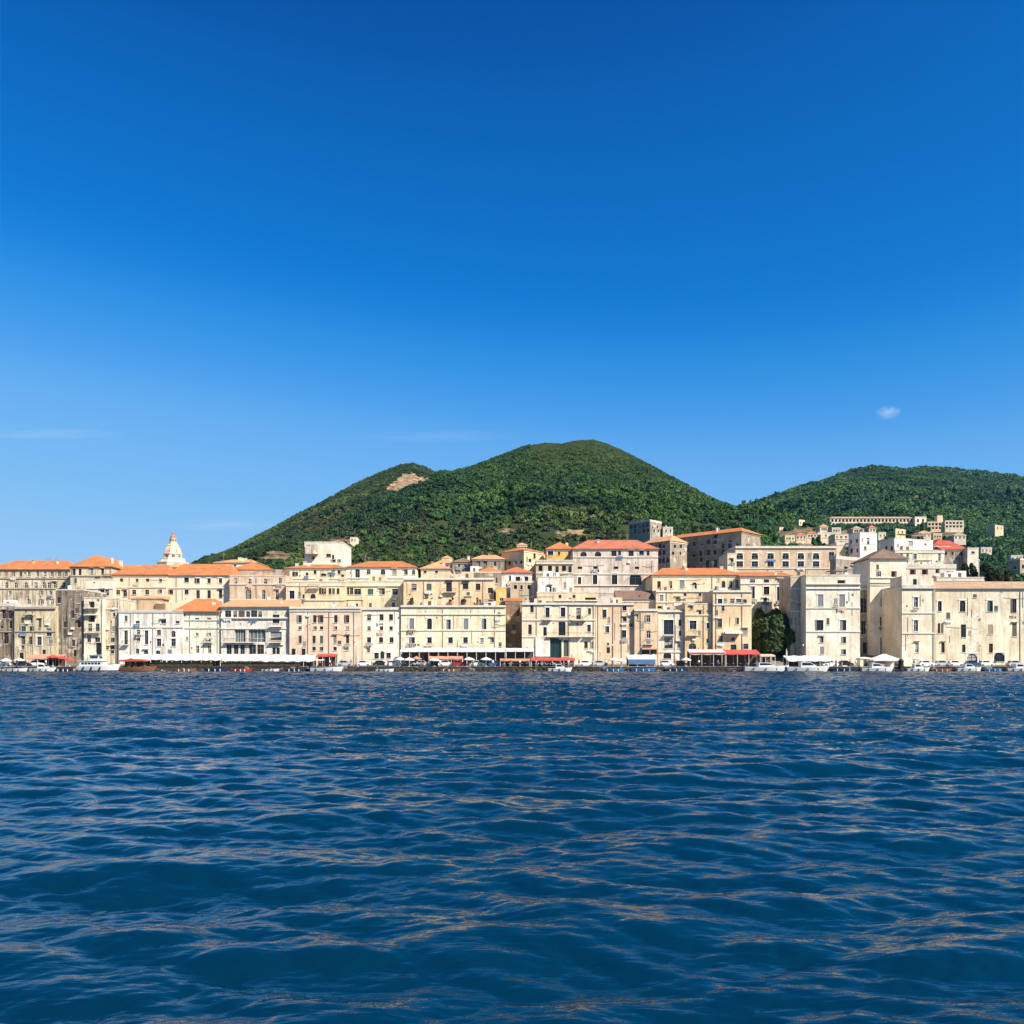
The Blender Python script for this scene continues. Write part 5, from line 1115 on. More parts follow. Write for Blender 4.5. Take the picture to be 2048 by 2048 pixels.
def motorboat(label, loc, rz, L=6.5, B=2.3, h=.95, hullm=None, cabin=1.0, group=None, awn=None, motor=True):
    root = tag(empty('motorboat', loc, rz), label, 'boat', group)
    mb, d = hull_mesh(L, B, h); ho = mb.build('hull', hullm or GEL, root); d.build('deck', WOODB if hullm in (WOODB, RED) else GEL, ho)
    if cabin:
        c_ = MB(); x0, x1 = L*.34, L*.72; y = B*.34
        c_.prism([(x0, h*.7), (x1+.5, h*.95), (x1, h+.45), (x0+(x1-x0)*.62, h+1.05*cabin), (x0, h+1.1*cabin)], -y, y); co = c_.build('cabin', GEL, root)
        w = MB()
        for s in (-1, 1):
            yy = s*(y+.012); w.poly((x0+.25, yy, h+.42), (x1-.35, yy, h+.48), (x0+(x1-x0)*.62, yy, h+.93*cabin), (x0+.25, yy, h+.96*cabin))
        a = (x1, h+.45); b_ = (x0+(x1-x0)*.62, h+1.05*cabin); e = .015
        w.poly((a[0]+e, -y*.85, a[1]+.08), (a[0]+e, y*.85, a[1]+.08), (b_[0]+e+.1, y*.85, b_[1]-.08), (b_[0]+e+.1, -y*.85, b_[1]-.08))
        w.build('windscreen', DKG, co)
        r = MB(); rl = [(L*.74, -B*.3), (L*.92, -B*.13), (L*1.02, 0), (L*.92, B*.13), (L*.74, B*.3)]
        for p, q in zip(rl[:-1], rl[1:]): r.tube((*p, h*1.25+.5), (*q, h*1.25+.5), .025, n=5); r.tube((*p, h*1.1), (*p, h*1.25+.5), .02, n=5)
        r.build('bow_rail', CHROME, root)
    else:
        s = MB()
        for t in (.25, .5): s.box(L*t-.2, L*t+.2, -B*.4, B*.4, h*.55, h*.62)
        s.build('thwart', WOODB, root)
    if awn:
        a = MB(); n = 6; y = B*.42
        for i in range(n):
            q0, q1 = -y+2*y*i/n, -y+2*y*(i+1)/n; f = lambda q: h+1.75+.25*math.cos(q/y*1.4)
            a.add([(L*.05,q0,f(q0)),(L*.45,q0,f(q0)),(L*.45,q1,f(q1)),(L*.05,q1,f(q1)),(L*.05,q0,f(q0)+.04),(L*.45,q0,f(q0)+.04),(L*.45,q1,f(q1)+.04),(L*.05,q1,f(q1)+.04)], [(0,1,2,3),(7,6,5,4),(0,3,7,4),(1,5,6,2)])
        ao = a.build('bimini', awn, root); ps = MB()
        for xx in (L*.07, L*.43):
            for s in (-1, 1): ps.tube((xx, s*y*.95, h*.8), (xx, s*y*.95, h+1.8), .025, n=5)
        ps.build('bimini_frame', CHROME, ao)
    if motor:
        m_ = MB(); m_.box(-.55, -.05, -.22, .22, h*.75, h*.75+.6); m_.box(-.38, -.18, -.08, .08, -.5, h*.75); m_.build('outboard_motor', MOT, root)
    f = MB()
    for t in (.2, .5, .75): f.lathe([(.02,-.32),(.12,-.25),(.12,.25),(.02,.32)], 7, (L*t, -B/2*.98-.08, h*.55))
    f.build('fender', NAVY if hullm in (None, GEL) else GEL, root)
    return root
# ferry
fr = tag(empty('ferry', (xpx(160, 214.5), 214.5, 0), R(3)), 'white two-decked passenger boat with dark window bands moored at the quay gap', 'boat')
L = 8.7; mb, d = hull_mesh(L, 3.4, 1.35, 14, .42); ho = mb.build('hull', GEL, fr); d.build('deck', GEL, ho)
mb2, _ = hull_mesh(L*.985, 3.42, .34, 14, .05); mb2.build('boot_stripe', NAVY, ho).location = (.05, 0, 0)
c_ = MB(); c_.prism([(.5, 1.2), (6.3, 1.4), (5.6, 2.55), (.5, 2.55)], -1.35, 1.35); lo = c_.build('lower_cabin', GEL, fr)
w = MB()
for i in range(6): w.box(.85+i*.78, .85+i*.78+.62, -1.366, 1.366, 1.75, 2.22)
w.build('window_band', DKG, lo)
d2 = MB(); d2.box(.1, 6.0, -1.55, 1.55, 2.55, 2.66); do = d2.build('upper_deck', GEL, fr)
rl = MB()
for zq in (3.0, 3.35): 
    rl.tube((.2,-1.5,zq), (5.2,-1.5,zq), .025, n=5); rl.tube((.2,1.5,zq), (5.2,1.5,zq), .025, n=5); rl.tube((.2,-1.5,zq), (.2,1.5,zq), .025, n=5)
for i in range(8): rl.tube((.2+i*.71,-1.5,2.66), (.2+i*.71,-1.5,3.35), .02, n=5); rl.tube((.2+i*.71,1.5,2.66), (.2+i*.71,1.5,3.35), .02, n=5)
rl.build('railing', CHROME, do)
c_ = MB(); c_.prism([(2.6, 2.66), (5.3, 2.66), (4.7, 4.0), (2.6, 4.0)], -1.0, 1.0); wo_ = c_.build('wheelhouse', GEL, fr)
w = MB(); w.box(2.8, 4.55, -1.012, 1.012, 3.2, 3.72); w.poly((5.09,-.85,3.15), (5.09,.85,3.15), (4.83,.85,3.75), (4.83,-.85,3.75)); w.build('window_band', DKG, wo_)
r = MB(); r.box(1.2, 5.0, -1.25, 1.25, 4.0, 4.1); ro_ = r.build('sun_roof', GEL, fr); r = MB()
for s in (-1, 1): r.tube((1.3, s*1.15, 2.66), (1.3, s*1.15, 4.0), .04, n=6)
r.build('roof_post', CHROME, ro_)
r = MB(); r.tube((3.2,0,4.1), (3.0,0,5.6), .06, .03); r.tube((2.9,-.6,4.9), (2.9,.6,4.9), .03, n=5); r.lathe([(.3,4.35),(.34,4.45),(.3,4.55)], 10, (3.6,0,0)); r.build('mast', GEL, fr)
f = MB()
for xq in (1.5, 3.4, 5.4): f.lathe([(.03,-.4),(.17,-.3),(.17,.3),(.03,.4)], 8, (xq,-1.78,.9))
f.build('fender', NAVY, fr)
GB = 'small boats moored along the quay'
def boat(lab, px, rz=0, Y=None, **k): return motorboat(lab, (xpx(px, Y or 216.6), Y or 216.6, -.02), R(rz), group=GB, **k)
boat('long white motor yacht with low cabin moored below the big dark tree', 1487, 2, 216.0, L=10.2, B=3.0, h=1.15, cabin=1.0, awn=None)
boat('white cabin cruiser moored in front of the white marquee by the pale block', 1573, 1, 216.2, L=9.6, B=2.9, h=1.1, cabin=1.15)
boat('white speedboat with navy fenders moored left of the pyramid tent', 1721, 0, 216.4, L=7.4, B=2.5, h=.95)
boat('small dark blue open boat in front of the four-storey pale block', 1662, 3, 216.6, L=5.6, B=2.0, h=.75, hullm=NAVY, cabin=0)
boat('white launch with white sun cover below the red kiosk', 622, 1, 216.5, L=7.2, B=2.4, h=.95, awn=M['fab_w'], cabin=0)
boat('small white motorboat tied up right of the mooring pile', 1812, 2, 216.8, L=5.4, B=2.0, h=.8)
boat('brown wooden rowing boat beside the motorboat near the mooring pile', 1862, -2, 216.9, L=4.6, B=1.7, h=.62, hullm=WOODB, cabin=0, motor=False)
boat('white motorboat in front of the first barracks archway', 1912, 1, 216.7, L=5.8, B=2.1, h=.85)
boat('blue open boat moored under the barracks wall', 1966, 2, 216.9, L=4.8, B=1.8, h=.65, hullm=BLUEB, cabin=0)
boat('white boat cut off by the right photo edge under the barracks', 2012, 0, 216.7, L=6.2, B=2.2, h=.85)
boat('white open boat moored below the striped tenement at the far left', 8, 2, 216.7, L=5.2, B=1.9, h=.7, cabin=0)
boat('small white motorboat under the terracotta pavilion', 62, 0, 216.6, L=5.6, B=2.0, h=.8)
boat('navy rowing boat right of the motorboat under the terracotta pavilion', 112, 2, 216.9, L=4.2, B=1.6, h=.6, hullm=NAVY, cabin=0, motor=False)
boat('blue hulled open boat in front of the blue market stall', 1262, 0, 216.7, L=5.6, B=2.0, h=.75, hullm=BLUEB, cabin=0)
boat('dark blue open boat below the round-arched bay house', 1330, 2, 216.8, L=5.2, B=1.9, h=.7, hullm=NAVY, cabin=0)
boat('dark wooden rowing boat below the added dark hedges of the white palace', 352, 3, 216.9, L=4.4, B=1.6, h=.6, hullm=WOODB, cabin=0, motor=False)
boat('navy open boat moored under the canopy of the orange roofed white house', 412, 0, 216.8, L=5.0, B=1.8, h=.7, hullm=NAVY, cabin=0)
boat('red hulled rowing boat moored before the glazed veranda house', 466, -2, 216.9, L=4.2, B=1.6, h=.6, hullm=RED, cabin=0, motor=False)
boat('small white dinghy moored before the glazed veranda house', 524, 2, 216.8, L=3.8, B=1.5, h=.55, cabin=0)
boat('navy rowing boat left of the white launch near the red kiosk', 572, 1, 216.9, L=4.4, B=1.6, h=.6, hullm=NAVY, cabin=0, motor=False)
boat('white dinghy moored on the rocks below the yellow tenement arches', 752, 4, 216.2, L=4.0, B=1.5, h=.55, cabin=0)
boat('brown wooden boat on the rocks in front of the cream palace', 880, -3, 216.2, L=4.6, B=1.7, h=.6, hullm=WOODB, cabin=0)
boat('white motorboat moored below the long red awning', 1096, 2, 216.1, L=5.4, B=2.0, h=.8)
boat('blue open boat moored before the plain peach tower', 1206, -2, 216.2, L=4.8, B=1.8, h=.65, hullm=BLUEB, cabin=0)
# wooden excursion boat with red covers
xb = tag(empty('excursion_boat', (xpx(236, 216.3), 216.3, 0), R(0)), 'dark brown wooden excursion boat with red canvas cover right of the white ferry', 'boat')
mb, d = hull_mesh(8.6, 2.9, 1.05, 12, .25); ho = mb.build('hull', WOODB, xb); d.build('deck', WOODB, ho)
a = MB(); a.prism([(.6, 2.45), (7.0, 2.55), (6.6, 2.95), (3.8, 3.1), (1.0, 2.85)], -1.3, 1.3); ao = a.build('cover', M['fab_r'], xb); p = MB()
for xq in (.9, 2.9, 4.9, 6.7):
    for s in (-1, 1): p.tube((xq, s*1.2, .9), (xq, s*1.2, 2.5), .05, n=6)
p.build('cover_post', M['wood'], ao)
b_ = MB()
for xq in (1.2, 2.8, 4.4, 6.0): b_.box(xq, xq+.45, -1.1, 1.1, 1.0, 1.45)
b_.build('bench', M['wood'], xb)

# ---------------------------------------------------------------- canopies, kiosks and stalls on the promenade
def canopy(label, px0, px1, Y0, dep, ytop, yeave, mat, name='canopy', posts=None, valance=.28, back=True, cat='awning', group=None, sag=.12, floor=QZ, backm=None):
    x0, x1 = xpx(px0, Y0), xpx(px1, Y0); zt = zpx(ytop, Y0+dep); ze = zpx(yeave, Y0)
    root = tag(empty(name, (x0, Y0, floor)), label, cat, group); Wd = x1-x0; zt -= floor; ze -= floor
    n = max(3, int(Wd/2.4)); mb = MB()
    for i in range(n):
        a, b_ = Wd*i/n, Wd*(i+1)/n
        for (u0, u1) in ((a, (a+b_)/2), ((a+b_)/2, b_)):
            s0 = sag*(u0 not in (a, b_)); s1 = sag*(u1 not in (a, b_))
            mb.add([(u0,0,ze-s0),(u1,0,ze-s1),(u1,dep,zt-s1),(u0,dep,zt-s0),(u0,0,ze-s0-valance),(u1,0,ze-s1-valance),(u0,0,ze-s0-.04),(u1,0,ze-s1-.04),(u1,dep,zt-s1-.04),(u0,dep,zt-s0-.04)], [(0,1,2,3),(4,5,1,0),(9,8,7,6)])
    mb.add([(0,0,ze-valance),(0,0,ze),(0,dep,zt),(0,dep,zt-valance)], [(0,1,2,3)]); mb.add([(Wd,0,ze-valance),(Wd,0,ze),(Wd,dep,zt),(Wd,dep,zt-valance)], [(3,2,1,0)])
    mb.build('canopy_cloth', mat, root)
    for i in range(n+1):
        if posts and i % posts: continue
        u = min(max(Wd*i/n, .06), Wd-.06); MB().tube((u,.12,0), (u,.12,ze-.05), .06, n=6).build('post', M['post_w'], root)
        MB().tube((u,dep-.1,0), (u,dep-.1,zt-.05), .06, n=6).build('post', M['post_w'], root)
    if back: MB().box(.05, Wd-.05, dep-.02, dep+.06, 0, zt-.1).build('dark_shade_panel', backm or M['wood'], root)  # dark panel added to keep the space under the cloth in shade
    return root
def tables(px0, px1, Y, n, seed, cloth, label_fmt=None):
    pass
WN = 'white canopies along the promenade'
canopy('white canopy directly in front of the long white palace', 238, 322, 221.6, 3.4, 1309, 1317, M['fab_w'], group=WN)
canopy('white canopy in front of the orange roofed white house', 324, 441, 221.4, 3.4, 1307, 1318, M['fab_w'], group=WN, sag=.2)
canopy('long white canopy in front of the glazed veranda house', 443, 520, 221.5, 3.4, 1308, 1319.5, M['fab_w'], group=WN)
canopy('white canopy with sloping end just left of the red kiosk', 522, 628, 221.3, 3.4, 1309, 1320, M['fab_w'], group=WN, sag=.25)
canopy('white shop canopy along the low cream palace, longest and highest on the quay', 800, 1010, 225.6, 3.8, 1295.5, 1301.5, M['fab_w'], group=WN, sag=.05, backm=M['wood'])
canopy('white shop canopy in front of the narrow brown house', 1012, 1068, 225.2, 3.8, 1296, 1301, M['fab_w'], group=WN, sag=.05)
canopy('white topped market stall hung with blue cloth', 1256, 1313, 221.5, 3.0, 1309, 1317, M['fab_w'], name='market_stall', cat='stall')
st = C.objects.get('market_stall'); 
o = MB().box(.1, 6.8, -.03, .03, .5, 1.75).build('side_cloth', M['fab_b'], st)
canopy('wide red restaurant canopy beside the big dark tree', 1452, 1521, 222.5, 4.0, 1299, 1307, M['fab_r'], cat='awning', sag=.1)
canopy('white and red edged restaurant canopy under the peach corner house', 1380, 1451, 222.6, 4.0, 1299, 1305, M['fab_w'], cat='awning', sag=.1, valance=.5)
MB().box(.02, 8.8, -.05, -.01, zpx(1307, 222.6)-QZ-.15, zpx(1305.5, 222.6)-QZ+.12).build('red_trim', M['fab_r'], BUILD and [o for o in COL.objects if o.get('label', '').startswith('white and red edged')][0])
canopy('low tan awning extending right from the red restaurant canopy', 1522, 1551, 222.7, 3.2, 1308, 1311, M['fab_t'], sag=.05)
canopy('white marquee roof in front of the four-storey pale block', 1576, 1662, 222.0, 4.0, 1311, 1320, M['fab_w'], cat='marquee', sag=.15)
canopy('terracotta pavilion roof on posts in front of the beige tenement', 53, 118, 222.2, 3.6, 1308, 1316, M['fab_o'], name='pavilion', cat='pavilion')
canopy('small red canopied kiosk in front of the peach tenement', 632, 672, 223.0, 2.4, 1307, 1311, M['fab_r'], name='kiosk', cat='kiosk')
canopy('long low red awning above the cafe tables right of the brown house', 1062, 1150, 221.8, 2.4, 1315, 1319.5, M['fab_r'], sag=.08)
canopy('pink red awning at the left end of the crowded cafe terrace', 1000, 1060, 222.0, 2.2, 1317, 1320, M['fab_o'], sag=.06)
canopy('faded terracotta awning under the white shop canopy of the cream palace', 857, 925, 222.8, 2.0, 1312, 1316.5, M['fab_o'], sag=.1, back=False)
# pyramid tent
tt = tag(empty('marquee_tent', (xpx(1768, 223.5), 223.5, QZ)), 'white pyramid tent in front of the shaded tower house', 'tent')
wx = 3.5; zt = zpx(1308, 223.5)-QZ; ze = zpx(1319.5, 221.5)-QZ; mb = MB()
mb.add([(-wx,-2.2,ze),(wx,-2.2,ze),(wx,2.2,ze),(-wx,2.2,ze),(-.4,0,zt),(.4,0,zt),(-wx,-2.2,ze-.3),(wx,-2.2,ze-.3),(wx,2.2,ze-.3),(-wx,2.2,ze-.3)], [(0,1,5,4),(1,2,5),(2,3,4,5),(3,0,4),(6,7,1,0),(7,8,2,1),(8,9,3,2),(9,6,0,3)])
mb.build('canopy_cloth', M['fab_w'], tt)
for sx in (-1, 1):
    for sy in (-1, 1): MB().tube((sx*(wx-.08), sy*2.1, 0), (sx*(wx-.08), sy*2.1, ze), .06, n=6).build('post', M['post_w'], tt)
MB().box(1.2, 3.3, 2.12, 2.16, 0, ze-.1).build('side_wall', M['fab_w'], tt)
kb = tag(empty('hut', (xpx(1731, 224.5), 224.5, QZ)), 'small cream hut left of the white pyramid tent', 'hut')
MB().box(-1.35, 1.35, 0, 2.4, 0, 1.9).build('wall', S['cream2'], kb); mb = MB(); mb.prism([(-1.5, 1.9), (1.5, 1.9), (1.3, 2.15), (0, 2.35), (-1.3, 2.15)], -.2, 2.6); mb.build('roof', M['fab_w'], kb); MB().box(-.5, .4, -.02, .02, .02, 1.6).build('door', M['wood'], kb)
pl = tag(empty('mooring_pile', (xpx(1802, 218.6), 218.6, -1)), 'thick dark mooring pile standing in the water right of the pyramid tent', 'pile')
MB().lathe([(.62,0),(.60,3.2),(.66,3.25),(.66,3.6),(.45,4.0),(.1,4.1)], 12).build('post', M['quay'], pl)
MB().lathe([(.70,2.0),(.72,2.1),(.72,2.4),(.70,2.5)], 12).build('rubber_band', RUB, pl)
# jetty beside the ferry
jt = tag(empty('jetty', (xpx(146, 216), 216, -1)), 'low pinkish concrete jetty with steps left of the white ferry', 'jetty')
MB().box(0, 2.3, 0, 4, 0, 1.75).build('platform', M['pave'], jt)
for i in range(5): MB().box(.2, 2.1, 1.0+i*.55, 1.5+i*.55, 1.755+.0, 2.0+i*.32).build('step', S['rough'], jt)
rl = MB()
for xq in (.15, 2.15):
    rl.tube((xq,.3,1.75), (xq,.3,2.8), .04, n=6); rl.tube((xq,3.7,1.75), (xq,3.7,4.4), .04, n=6); rl.tube((xq,.3,2.8), (xq,3.7,4.4), .04, n=6); rl.tube((xq,.3,2.3), (xq,3.7,3.9), .03, n=6)
rl.build('handrail', CHROME, jt)
# parasols
def parasol(label, px, Y, d, h, mat, grp='parasols on the promenade', closed=False):
    root = tag(empty('parasol', (xpx(px, Y), Y, QZ), .3*(px % 7)), label, 'parasol', grp)
    p = MB(); p.tube((0,0,0), (0,0,h+.1), .035, n=6); p.lathe([(.32,0),(.32,.08),(.06,.1)], 10); p.build('pole', M['post_w'], root)
    mb = MB(); n = 8
    if closed: mb.lathe([(.06, h*.35), (.24, h*.42), (.17, h*.8), (.03, h+.12)], 9)
    else:
        r = d/2
        vs = [(0,0,h+.05)]+[(r*math.cos(i*math.pi/4), r*math.sin(i*math.pi/4), h-.55) for i in range(8)]+[(r*math.cos(i*math.pi/4), r*math.sin(i*math.pi/4), h-.75) for i in range(8)]
        mb.add(vs, [(0, 1+i, 1+(i+1) % 8) for i in range(8)]+[(1+i, 9+i, 9+(i+1) % 8, 1+(i+1) % 8) for i in range(8)])
    mb.build('shade', mat, root); return root
for a in [('red parasol at the right end of the terracotta pavilion', 124, 222.4, 2.8, 2.6, M['fab_r']), ('second red parasol closest to the jetty', 139, 221.8, 2.6, 2.2, M['fab_r']), ('red parasol half hidden behind the terracotta pavilion', 106, 221.6, 3.0, 2.9, M['fab_r']),
          ('white parasol at the left end of the cream palace canopy', 800, 221.9, 2.9, 2.3, M['fab_w']), ('second white parasol in front of the cream palace', 818, 221.4, 2.9, 2.2, M['fab_w']), ('orange parasol under the cream palace canopy', 833, 222.6, 2.6, 2.5, M['fab_o']),
          ('white parasol in front of the middle of the cream palace', 868, 221.2, 2.8, 2.1, M['fab_w']), ('white parasol right of the faded terracotta awning', 938, 221.6, 2.9, 2.3, M['fab_w']), ('white parasol below the right end of the cream palace', 972, 221.5, 3.0, 2.3, M['fab_w']),
          ('white parasol left of the blue market stall', 1228, 221.7, 2.9, 2.2, M['fab_w']), ('smaller white parasol touching the blue market stall', 1243, 221.4, 2.5, 2.0, M['fab_w']), ('white parasol right of the street arches of the bay house', 1372, 221.7, 2.6, 2.2, M['fab_w']),
          ('white parasol in front of the pale corner tower', 1836, 222.0, 2.6, 2.3, M['fab_w']), ('red parasol in front of the white palace canopy', 262, 220.9, 2.8, 2.1, M['fab_r']), ('tan parasol over the red excursion boat', 290, 221.0, 2.6, 2.2, M['fab_t']), ('white parasol at the far left photo edge', 12, 222.0, 2.7, 2.0, M['fab_w']), ('white parasol beside the terracotta pavilion on its left', 38, 222.3, 2.6, 2.1, M['fab_w'])]:
    parasol(*a)
parasol('tall closed white parasol in front of the big dark tree', 1573, 221.8, 1, 4.4, M['fab_w'], closed=True)
parasol('closed white parasol at the left end of the yellow arches', 716, 222.2, 1, 2.6, M['fab_w'], closed=True)
# cars
def car_proto(col, name='parked_car'):
    root = empty(name, (0, 0, 0)); L = 3.9; w = .82
    b_ = MB(); b_.prism([(0,.32),(0,.72),(.12,.86),(.95,.93),(2.75,.95),(3.75,.82),(3.9,.6),(3.9,.32),(3.5,.22),(.4,.22)], -w, w)
    bo = b_.build('body', plain('car_paint_'+name+str(col[0]), col, .3, var=.02), root)
    r = MB(); r.prism([(.35,.9),(.75,1.40),(1.0,1.47),(2.15,1.47),(2.35,1.42),(3.0,.93)], -w*.86, w*.86); r.build('roof', bo.data.materials[0], root)
    g_ = MB()
    for s in (-1, 1): y = s*(w*.86+.012); g_.poly((.62,y,.97), (2.75,y,.97), (2.25,y,1.37), (.9,y,1.37))
    e = .012; g_.poly((2.98+e,-w*.75,.97), (2.98+e,w*.75,.97), (2.42+e,w*.75,1.39), (2.42+e,-w*.75,1.39)); g_.poly((.40-e,-w*.75,.97), (.40-e,w*.75,.97), (.72-e,w*.75,1.37), (.72-e,-w*.75,1.37)); g_.build('window', DKG, root)
    for x in (.78, 3.08):
        for s in (-1, 1):
            y = s*(w-.08); wh = MB(); wh.tube((x, y-.09, .31), (x, y+.09, .31), .31, n=14); wo = wh.build('wheel', RUB, root); h_ = MB(); h_.tube((x, y+s*.092, .31), (x, y+s*.10, .31), .18, n=10); h_.build('rim', CHROME, wo)
    return root
protos = {}
for nm, col in (('white', (.72,.72,.70)), ('silver', (.42,.43,.44)), ('black', (.02,.02,.022)), ('red', (.38,.03,.025)), ('blue', (.03,.07,.18))): protos[nm] = [car_proto(col), False]
cars = [('white', 4, 'at the far left photo edge'), ('black', 46, 'in front of the beige tenement'), ('white', 76, 'under the terracotta pavilion'), ('silver', 690, 'left of the big yellow archway'), ('white', 728, 'blocking the big yellow archway'), ('black', 762, 'below the small yellow arches'), ('white', 786, 'right of the small yellow arches'),
        ('silver', 846, 'between white parasols by the cream palace'), ('white', 892, 'below the faded terracotta awning'), ('red', 918, 'below the faded terracotta awning'), ('white', 954, 'between the right white parasols of the cream palace'), ('blue', 992, 'at the corner of the cream palace'), ('white', 1172, 'right of the long red awning'), ('silver', 1200, 'in front of the plain peach tower'),
        ('white', 1332, 'below the left arch of the bay house'), ('black', 1360, 'below the right arch of the bay house'), ('white', 1660, 'beside the white marquee'), ('black', 1690, 'in front of the recessed gap by the tent'), ('white', 1852, 'in front of the pale corner tower'), ('silver', 1884, 'at the left end of the barracks'), ('white', 1910, 'left of the first barracks arch'), ('blue', 1944, 'parked inside view of the first barracks arch'), ('white', 1972, 'between the two barracks arches'), ('silver', 2030, 'at the right photo edge by the barracks')]
for nm, px_, where in cars:
    pr = protos[nm]; o = pr[0] if not pr[1] else copy_tree(pr[0]); pr[1] = True
    Yc = 223.2 if 1640 < px_ < 1700 else 222.6 if px_ % 4 else 223.6
    o.location = (xpx(px_, Yc)-1.95, Yc, QZ); o.rotation_euler = (0, 0, R((px_*7 % 9)-4) + (math.pi if False else 0))
    tag(o, nm+' parked car '+where, 'car', 'cars parked along the promenade')
# street lamps
def lamp(label, px, Y, h=5.2):
    root = tag(empty('street_lamp', (xpx(px, Y), Y, QZ)), label, 'lamp', 'street lamps on the promenade')
    p = MB(); p.lathe([(.16,0),(.16,.5),(.07,.7),(.055,h)], 8); p.build('pole', M['iron'], root)
    a = MB(); a.tube((0,0,h-.1), (0,-.8,h+.25), .04, n=6); a.build('arm', M['iron'], root); l = MB(); l.lathe([(.05,h+.3),(.22,h+.12),(.2,h-.05),(.06,h-.12)], 8, (0,-.85,0)); l.build('lamp_head', M['unit'], root)
for lab, px_ in (('dark street lamp left of the yellow tenement arches', 712), ('dark street lamp in front of the cream palace', 846), ('dark street lamp before the plain peach tower', 1224), ('dark street lamp beside the big dark tree', 1604), ('dark street lamp in front of the barracks', 1958), ('dark street lamp right of the jetty by the beige house', 222)): lamp(lab, px_, 221.4)
lp = tag(empty('lamp_post', (xpx(1957.5, 262), 262, ground(xpx(1957.5, 262), 262))), 'tall pale lamp post among the garden trees above the barracks roof', 'lamp')
H_ = zpx(1122, 262)-lp.location.z; MB().lathe([(.16,0),(.1,H_)], 8).build('pole', M['post_w'], lp); MB().lathe([(.1,H_),(.3,H_+.1),(.3,H_+.35),(.1,H_+.5)], 8).build('lamp_head', M['unit'], lp)
# small white cloud far out over the hills
m, t, b = new_mat('cloud_vapour'); t.nodes.remove(b)
tc = N(t, 'ShaderNodeTexCoord'); ln_ = N(t, 'ShaderNodeVectorMath', operation='LENGTH'); t.links.new(tc.outputs['Object'], ln_.inputs[0])
mr = N(t, 'ShaderNodeMapRange'); mr.inputs[1].default_value = 1.0; mr.inputs[2].default_value = .15; mr.inputs[3].default_value = 0; mr.inputs[4].default_value = 1; t.links.new(ln_.outputs['Value'], mr.inputs[0])
nz = N(t, 'ShaderNodeTexNoise', Scale=2.2, Detail=4, Roughness=.6); t.links.new(tc.outputs['Object'], nz.inputs['Vector'])
rz = ramp(t, .38, .7); t.links.new(nz.outputs['Fac'], rz.inputs[0])
mu = N(t, 'ShaderNodeMath', operation='MULTIPLY'); t.links.new(mr.outputs[0], mu.inputs[0]); t.links.new(rz.outputs[0], mu.inputs[1])
m2 = N(t, 'ShaderNodeMath', operation='MULTIPLY'); t.links.new(mu.outputs[0], m2.inputs[0]); m2.inputs[1].default_value = 0.014
pv = N(t, 'ShaderNodeVolumePrincipled'); pv.inputs['Color'].default_value = (1, 1, 1, 1); t.links.new(m2.outputs[0], pv.inputs['Density']); t.links.new(pv.outputs[0], t.nodes['Material Output'].inputs['Volume'])
cb = MB(); cb.lathe([(math.sin(a)*1.0, -math.cos(a)) for a in [math.pi*i/12 for i in range(13)]], 20); cl = cb.build('cloud', m); cl.location = P(1777, 825, 6000); cl.scale = (92, 60, 50)
tag(cl, 'single small white wisp of cloud above the right-hand hill', 'cloud')

